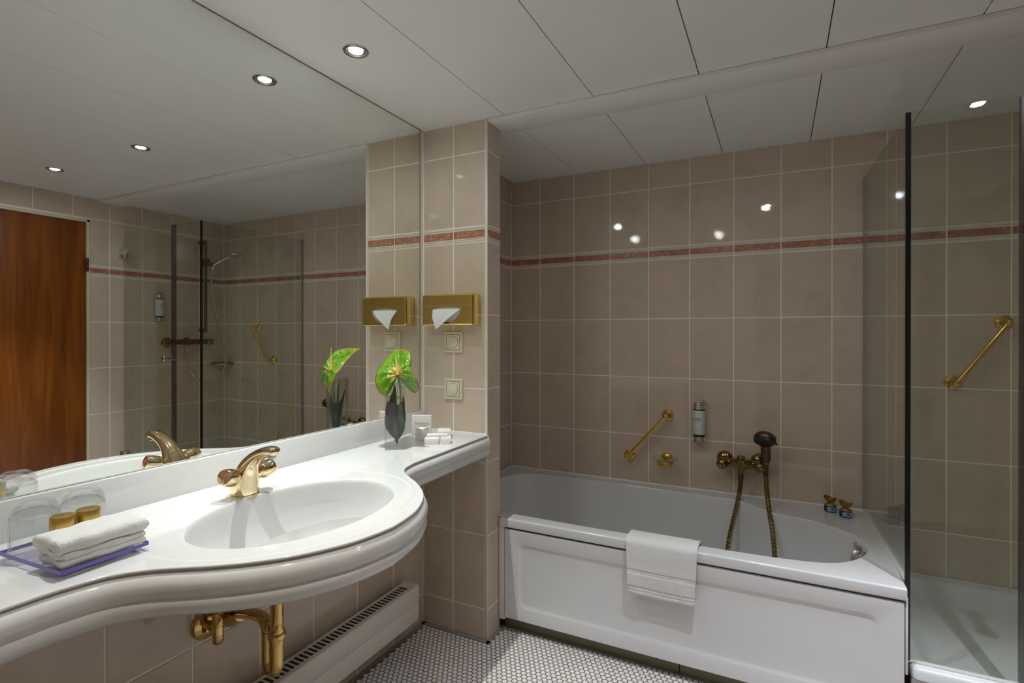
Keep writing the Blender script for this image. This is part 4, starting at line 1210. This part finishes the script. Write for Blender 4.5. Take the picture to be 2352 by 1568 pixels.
# soap dispensers
def dispenser(o, ang, lab):
    """o: wall point at the dispenser's foot; ang: rotation about z (0 = back wall)"""
    t = thing('soap_dispenser', lab, 'dispenser', o, 'wall soap dispensers')
    M = Matrix.Translation(Vector(o)) @ Matrix.Rotation(ang, 4, 'Z')
    def part(nm, mat, prof, top=None, parent=t):
        b = MB(); b.lathe(prof, (0, -0.034, 0), (0, 0, 1), 36)
        bmesh.ops.transform(b.bm, matrix=M, verts=b.bm.verts[:]); return b.build(nm, mat, parent, 40)
    part('lower_cap', 'chrome', [(0.0255, 0.0), (0.0280, 0.001), (0.0280, 0.0265)])
    part('bottle', 'dispenser_green', [(0.0272, 0.0265), (0.0272, 0.166)])
    part('label_sleeve', 'dispenser_label', [(0.0277, 0.0375), (0.0278, 0.038), (0.0278, 0.1515), (0.0277, 0.152)])
    part('upper_cap', 'chrome', [(0.0280, 0.1585), (0.0280, 0.186), (0.0265, 0.1885), (0.0001, 0.189)])
    b = MB(); b.box((-0.020, -0.012, 0.008), (0.020, -0.0003, 0.184), 0.002, 2); b.box((-0.022, -0.040, 0.1888), (0.022, -0.001, 0.1965), 0.003, 2)
    bmesh.ops.transform(b.bm, matrix=M, verts=b.bm.verts[:]); b.build('wall_bracket', 'steel', t)
    def lab_text(nm, s, size, zz, xo):
        c = M @ Vector((xo, -0.0624, zz))
        text(nm, s, size, 'print_grey', t, c, (PI / 2, 0, ang))
    lab_text('brand_lettering', 'BABOR', 0.0088, 0.113, -0.004)
    lab_text('product_lettering', 'PREMIUM SPA', 0.0034, 0.105, -0.004)
    lab_text('foot_lettering', 'hair & body wash', 0.0038, 0.054, -0.003)
dispenser((0.849, 0, 0.709), 0, 'white and chrome soap dispenser on the tiles beside the bath mixer')
dispenser((XR, -0.507, 1.315), -PI / 2, 'white and chrome soap dispenser inside the shower, seen in the mirror')

# wrapped bath treats on the tub corner
def treat(c, lab, ang):
    t = thing('wrapped_bath_treat', lab, 'bath treat', (c[0], c[1], ZR), 'gold wrapped bath treats')
    o = (c[0], c[1], ZR)
    b = MB(); b.lathe([(0.021, 0.0005), (0.0235, 0.003), (0.0240, 0.012), (0.0235, 0.024), (0.021, 0.027)], o, (0, 0, 1), 20); b.build('tub', 'wrap_dark', t)
    b = MB()
    def arc(r, z):
        return [(o[0] + r * math.cos(a), o[1] + r * math.sin(a), o[2] + z) for a in [ang - PI / 2 + (-0.95 + 1.9 * k / 14) for k in range(15)]]
    b.rings([arc(0.02455, 0.005), arc(0.0248, 0.006), arc(0.0250, 0.022), arc(0.0246, 0.0235)], close_u=False); b.build('label', 'wrap_blue', t, 60)
    d = Vector((math.cos(ang - PI / 2), math.sin(ang - PI / 2), 0)); w_ = Vector((-d.y, d.x, 0))
    b = MB(); q = Vector(o) + d * 0.0256 + up * 0.0165 - w_ * 0.003
    b.box((-0.005, -0.0004, -0.0025), (0.005, 0.0004, 0.0025), 0.0, 1, Matrix.Translation(q) @ Matrix.Rotation(ang, 4, 'Z')); b.build('label_mark', 'wrap_navy', t, 0)
    b = MB()
    rr = []
    for r, z, am in ((0.0235, 0.024, 0.0), (0.021, 0.030, 0.06), (0.014, 0.0335, 0.10), (0.0105, 0.036, 0.12), (0.0125, 0.039, 0.10), (0.0185, 0.045, 0.06), (0.0232, 0.053, 0.05), (0.0250, 0.060, 0.05)):
        rr.append([(o[0] + r * (1 + am * math.sin(5 * a + ang)) * math.cos(a), o[1] + r * (1 + am * math.sin(5 * a + ang)) * math.sin(a) * 0.8, o[2] + z + (0.005 * math.sin(2 * a + 2 + ang * 3) if z > 0.05 else 0)) for a in [2 * PI * k / 30 for k in range(30)]])
    b.rings(rr); b.build('wrapper', 'wrap_gold', t, 60)
treat((1.389, -0.082), 'small gold foil bath treat with blue label by the tiled wall', 0.35)
treat((1.440, -0.130), 'small gold foil bath treat with blue label nearer the glass panel', 0.35)

# ------------------------------------------------------------------ shower tray and glass enclosure
ZS = 0.233
st = thing('shower_tray', 'white square shower tray behind the glass', 'shower tray', (1.96, -0.38, 0.0))
SX0, SX1, SY0 = 1.5445, XR - 0.001, -0.765
b = MB()
def tr(i, z, r=0.06):
    return [(p[0], p[2], z) for p in rrect(SX0 + i, SX1 - i, SY0 + i, -0.001 - i, r, 0, 6)]
b.rings([tr(0.0, ZS - 0.034, .022), tr(0.0, ZS - 0.010, .022), tr(0.004, ZS - 0.003, .022), tr(0.010, ZS, .022), tr(0.034, ZS, .05), tr(0.040, ZS - 0.003, .055), tr(0.046, ZS - 0.010, .06), tr(0.085, ZS - 0.055, .09), tr(0.12, ZS - 0.064, .10), tr(0.30, ZS - 0.072, .06)], cap1=True)
b.build('tray_shell', 'shower_tray', st, 50)
b = MB(); b.box((SX0 + 0.002, SY0 + 0.012, 0.03), (SX1, SY0 + 0.03, ZS - 0.037), 0.003, 2); b.build('tray_apron', 'acrylic', st)
b = MB(); b.lathe([(0.045, 0), (0.045, 0.003), (0.04, 0.005), (0.001, 0.006)], (2.0, -0.40, ZS - 0.072), (0, 0, 1), 28); b.build('waste_cover', 'chrome', st)
b = MB(); b.tube([(SX0, -0.0065, ZS - 0.001), (SX1, -0.0065, ZS - 0.001)], 0.006, 8); b.build('sealant', 'silicone', st)
GT = 1.900
GXW, GXC, GY = 1.521, 1.540, -0.735
enc = thing('shower_enclosure', 'frameless clear glass shower enclosure beside the bathtub', 'shower enclosure', (1.9, -0.5, ZS))
def glass_slab(name, a, c, z0, z1, th, mat='shower_glass', parent=enc):
    a, c = Vector((*a, 0)), Vector((*c, 0)); d = (c - a).normalized(); n_ = Vector((-d.y, d.x, 0)) * th / 2
    q = [a - n_, c - n_, c + n_, a + n_]
    b = MB(); b.rings([[(p.x, p.y, z0) for p in q], [(p.x, p.y, z1) for p in q]], cap0=True, cap1=True)
    return b.build(name, mat, parent, 20)
glass_slab('side_panel', (GXW, -0.010), (GXC, GY + 0.006), ZR + 0.004, GT, 0.008)
glass_slab('side_panel_skirt', (GXC + 0.001, -0.72), (GXC, GY + 0.006), ZS + 0.004, ZR, 0.006, 'glass_edge')
XD = 1.7985
glass_slab('front_panel', (GXC + 0.006, GY), (XD, GY + 0.002), ZS + 0.006, GT, 0.008)
dpan = glass_slab('glass_door', (XD + 0.026, GY + 0.003), (XR - 0.014, GY + 0.014), ZS + 0.012, GT, 0.008)
b = MB(); b.box((GXC - 0.0075, GY - 0.005, ZS + 0.003), (GXC + 0.0062, GY + 0.006, GT), 0.001, 1); b.build('corner_edge', 'glass_edge', enc)
b = MB(); b.box((GXW - 0.006, -0.012, ZR + 0.004), (GXW + 0.006, -0.0032, GT), 0.001, 1); b.build('wall_profile', 'seal', enc)
b = MB(); b.box((XD - 0.0015, GY - 0.006, ZS + 0.006), (XD + 0.0265, GY + 0.011, GT), 0.001, 1); b.build('door_seal', 'seal_clear', enc)
b = MB(); b.tube([(GXW + 0.002, -0.012, ZR + 0.003), (GXC, GY + 0.01, ZR + 0.003)], 0.0075, 8); b.tube([(GXC, GY, ZS + 0.004), (XD, GY + 0.002, ZS + 0.004)], 0.0055, 8); b.build('glass_sealant', 'silicone', enc)
b = MB(); b.box((XD + 0.026, GY - 0.004, ZS + 0.0015), (XR - 0.014, GY + 0.016, ZS + 0.0135), 0.002, 1); b.build('door_sweep', 'seal', enc)
for z in (1.762, 0.410):
    b = MB(); b.box((XR - 0.062, GY + 0.000, z - 0.036), (XR - 0.010, GY + 0.028, z + 0.036), 0.003, 2); b.box((XR - 0.010, GY - 0.010, z - 0.036), (XR - 0.0005, GY + 0.045, z + 0.036), 0.002, 1)
    h = b.build('hinge', 'chrome', dpan)
kp = Vector((XD + 0.06, GY + 0.004, 1.075))
b = MB(); b.lathe([(0.009, 0.004), (0.011, 0.006), (0.010, 0.020), (0.015, 0.026), (0.017, 0.038), (0.014, 0.042), (0.0001, 0.043)], kp, (0, -1, 0), 24)
b.lathe([(0.009, 0.004), (0.011, 0.006), (0.010, 0.020), (0.015, 0.026), (0.017, 0.038), (0.014, 0.042), (0.0001, 0.043)], kp, (0, 1, 0), 24); b.build('door_knob', 'chrome', dpan)

# shower fittings on the right wall (seen through the mirror)
sm_ = thing('shower_mixer', 'bronze bar shower mixer on the wall inside the shower', 'tap', (XR, -0.315, 1.165))
b = MB(); b.tube([(XR - 0.055, -0.455, 1.168), (XR - 0.055, -0.18, 1.168)], 0.019, 24); b.build('mixer_bar', 'bronze_dark', sm_)
for y in (-0.44, -0.30):
    b = MB(); b.lathe([(0.036, 0.0005), (0.036, 0.004), (0.030, 0.012), (0.017, 0.016), (0.014, 0.055)], (XR, y, 1.165), (-1, 0, 0), 28); b.build('escutcheon', 'bronze', sm_)
for y, s in ((-0.455, -1), (-0.18, 1)):
    b = MB(); b.lathe([(0.019, 0), (0.0225, 0.004), (0.0225, 0.040), (0.019, 0.045), (0.001, 0.046)], (XR - 0.055, y, 1.168), (0, s, 0), 24); b.build('end_knob', 'bronze', sm_)
rail = thing('shower_rail', 'tall dark bronze shower rail with chrome hand shower and hose', 'shower rail', (XR, -0.187, 1.3))
b = MB(); b.tube([(XR - 0.055, -0.187, 1.24), (XR - 0.055, -0.187, 1.93)], 0.0105, 18); b.build('rail_tube', 'bronze_dark', rail)
for z in (1.255, 1.915):
    b = MB(); b.lathe([(0.020, 0.0005), (0.020, 0.004), (0.013, 0.010), (0.012, 0.055)], (XR, -0.187, z), (-1, 0, 0), 20); b.build('rail_bracket', 'bronze_dark', rail)
b = MB(); b.box((XR - 0.085, -0.206, 1.735), (XR - 0.035, -0.168, 1.790), 0.006, 2); b.tube([(XR - 0.08, -0.18, 1.755), (XR - 0.120, -0.165, 1.742)], 0.016, 14); b.build('slider', 'bronze_dark', rail)
hx = Vector((XR - 0.12, -0.165, 1.742))
hd = Vector((XR - 0.285, -0.105, 1.815))
b = MB(); b.tube([hx + Vector((0.01, 0, -0.035)), hx, hx.lerp(hd, 0.35) + Vector((0, 0, 0.012)), hx.lerp(hd, 0.7) + Vector((0, 0, 0.012)), hd + Vector((0, 0, 0.010))], [.0095, .011, .0115, .0115, .012], 16, True, 4); b.build('handset', 'chrome', rail)
b = MB(); b.lathe([(0.012, 0.022), (0.040, 0.014), (0.050, 0.004), (0.050, -0.004), (0.045, -0.008), (0.001, -0.009)], hd, (0.12, -0.05, 1), 36); b.build('spray_head', 'chrome', rail)
hpts, _ = catmull([Vector(p) for p in [tuple(hx + Vector((0.012, 0, -0.04))), (XR - 0.098, -0.168, 1.60), (XR - 0.10, -0.140, 1.40), (XR - 0.10, -0.085, 1.20), (XR - 0.10, -0.055, 1.05), (XR - 0.10, -0.072, .95), (XR - 0.095, -0.13, .880), (XR - 0.09, -0.20, .862), (XR - 0.08, -0.275, .90), (XR - 0.07, -0.318, .975), (XR - 0.058, -0.328, 1.08), (XR - 0.055, -0.327, 1.15)]], 16)
b = MB(); b.tube(hpts, [0.0072 + 0.0006 * math.sin(i * 2 * PI / 3) for i in range(len(hpts))], 10); b.build('hose', 'chrome', rail, 80)
cs = thing('corner_soap_shelf', 'small brass corner soap rack on the shower wall', 'soap rack', (XR - 0.05, -0.05, 0.99))
b = MB()
pts = []
for k in range(9):
    a = PI + PI / 2 * k / 8
    pts.append((XR + 0.125 * math.cos(a) * 0.95, 0.125 * math.sin(a) * 0.95, 0.992))
b.tube([(XR - 0.119, -0.004, 0.992)] + pts[1:-1] + [(XR - 0.004, -0.119, 0.992)], 0.0075, 12); b.tube([(XR - 0.004, -0.012, 1.004), (XR - 0.119, -0.008, 1.004)], 0.006, 10); b.tube([(XR - 0.008, -0.004, 1.004), (XR - 0.008, -0.119, 1.004)], 0.006, 10); b.build('rack_rim', 'brass', cs)
b = MB(); b.rings([[(XR - 0.004, -0.004, 0.985)] + [(p[0], p[1], 0.985) for p in pts], [(XR - 0.004, -0.004, 0.990)] + [(p[0], p[1], 0.990) for p in pts]], cap0=True, cap1=True); b.build('rack_floor', 'brass', cs)
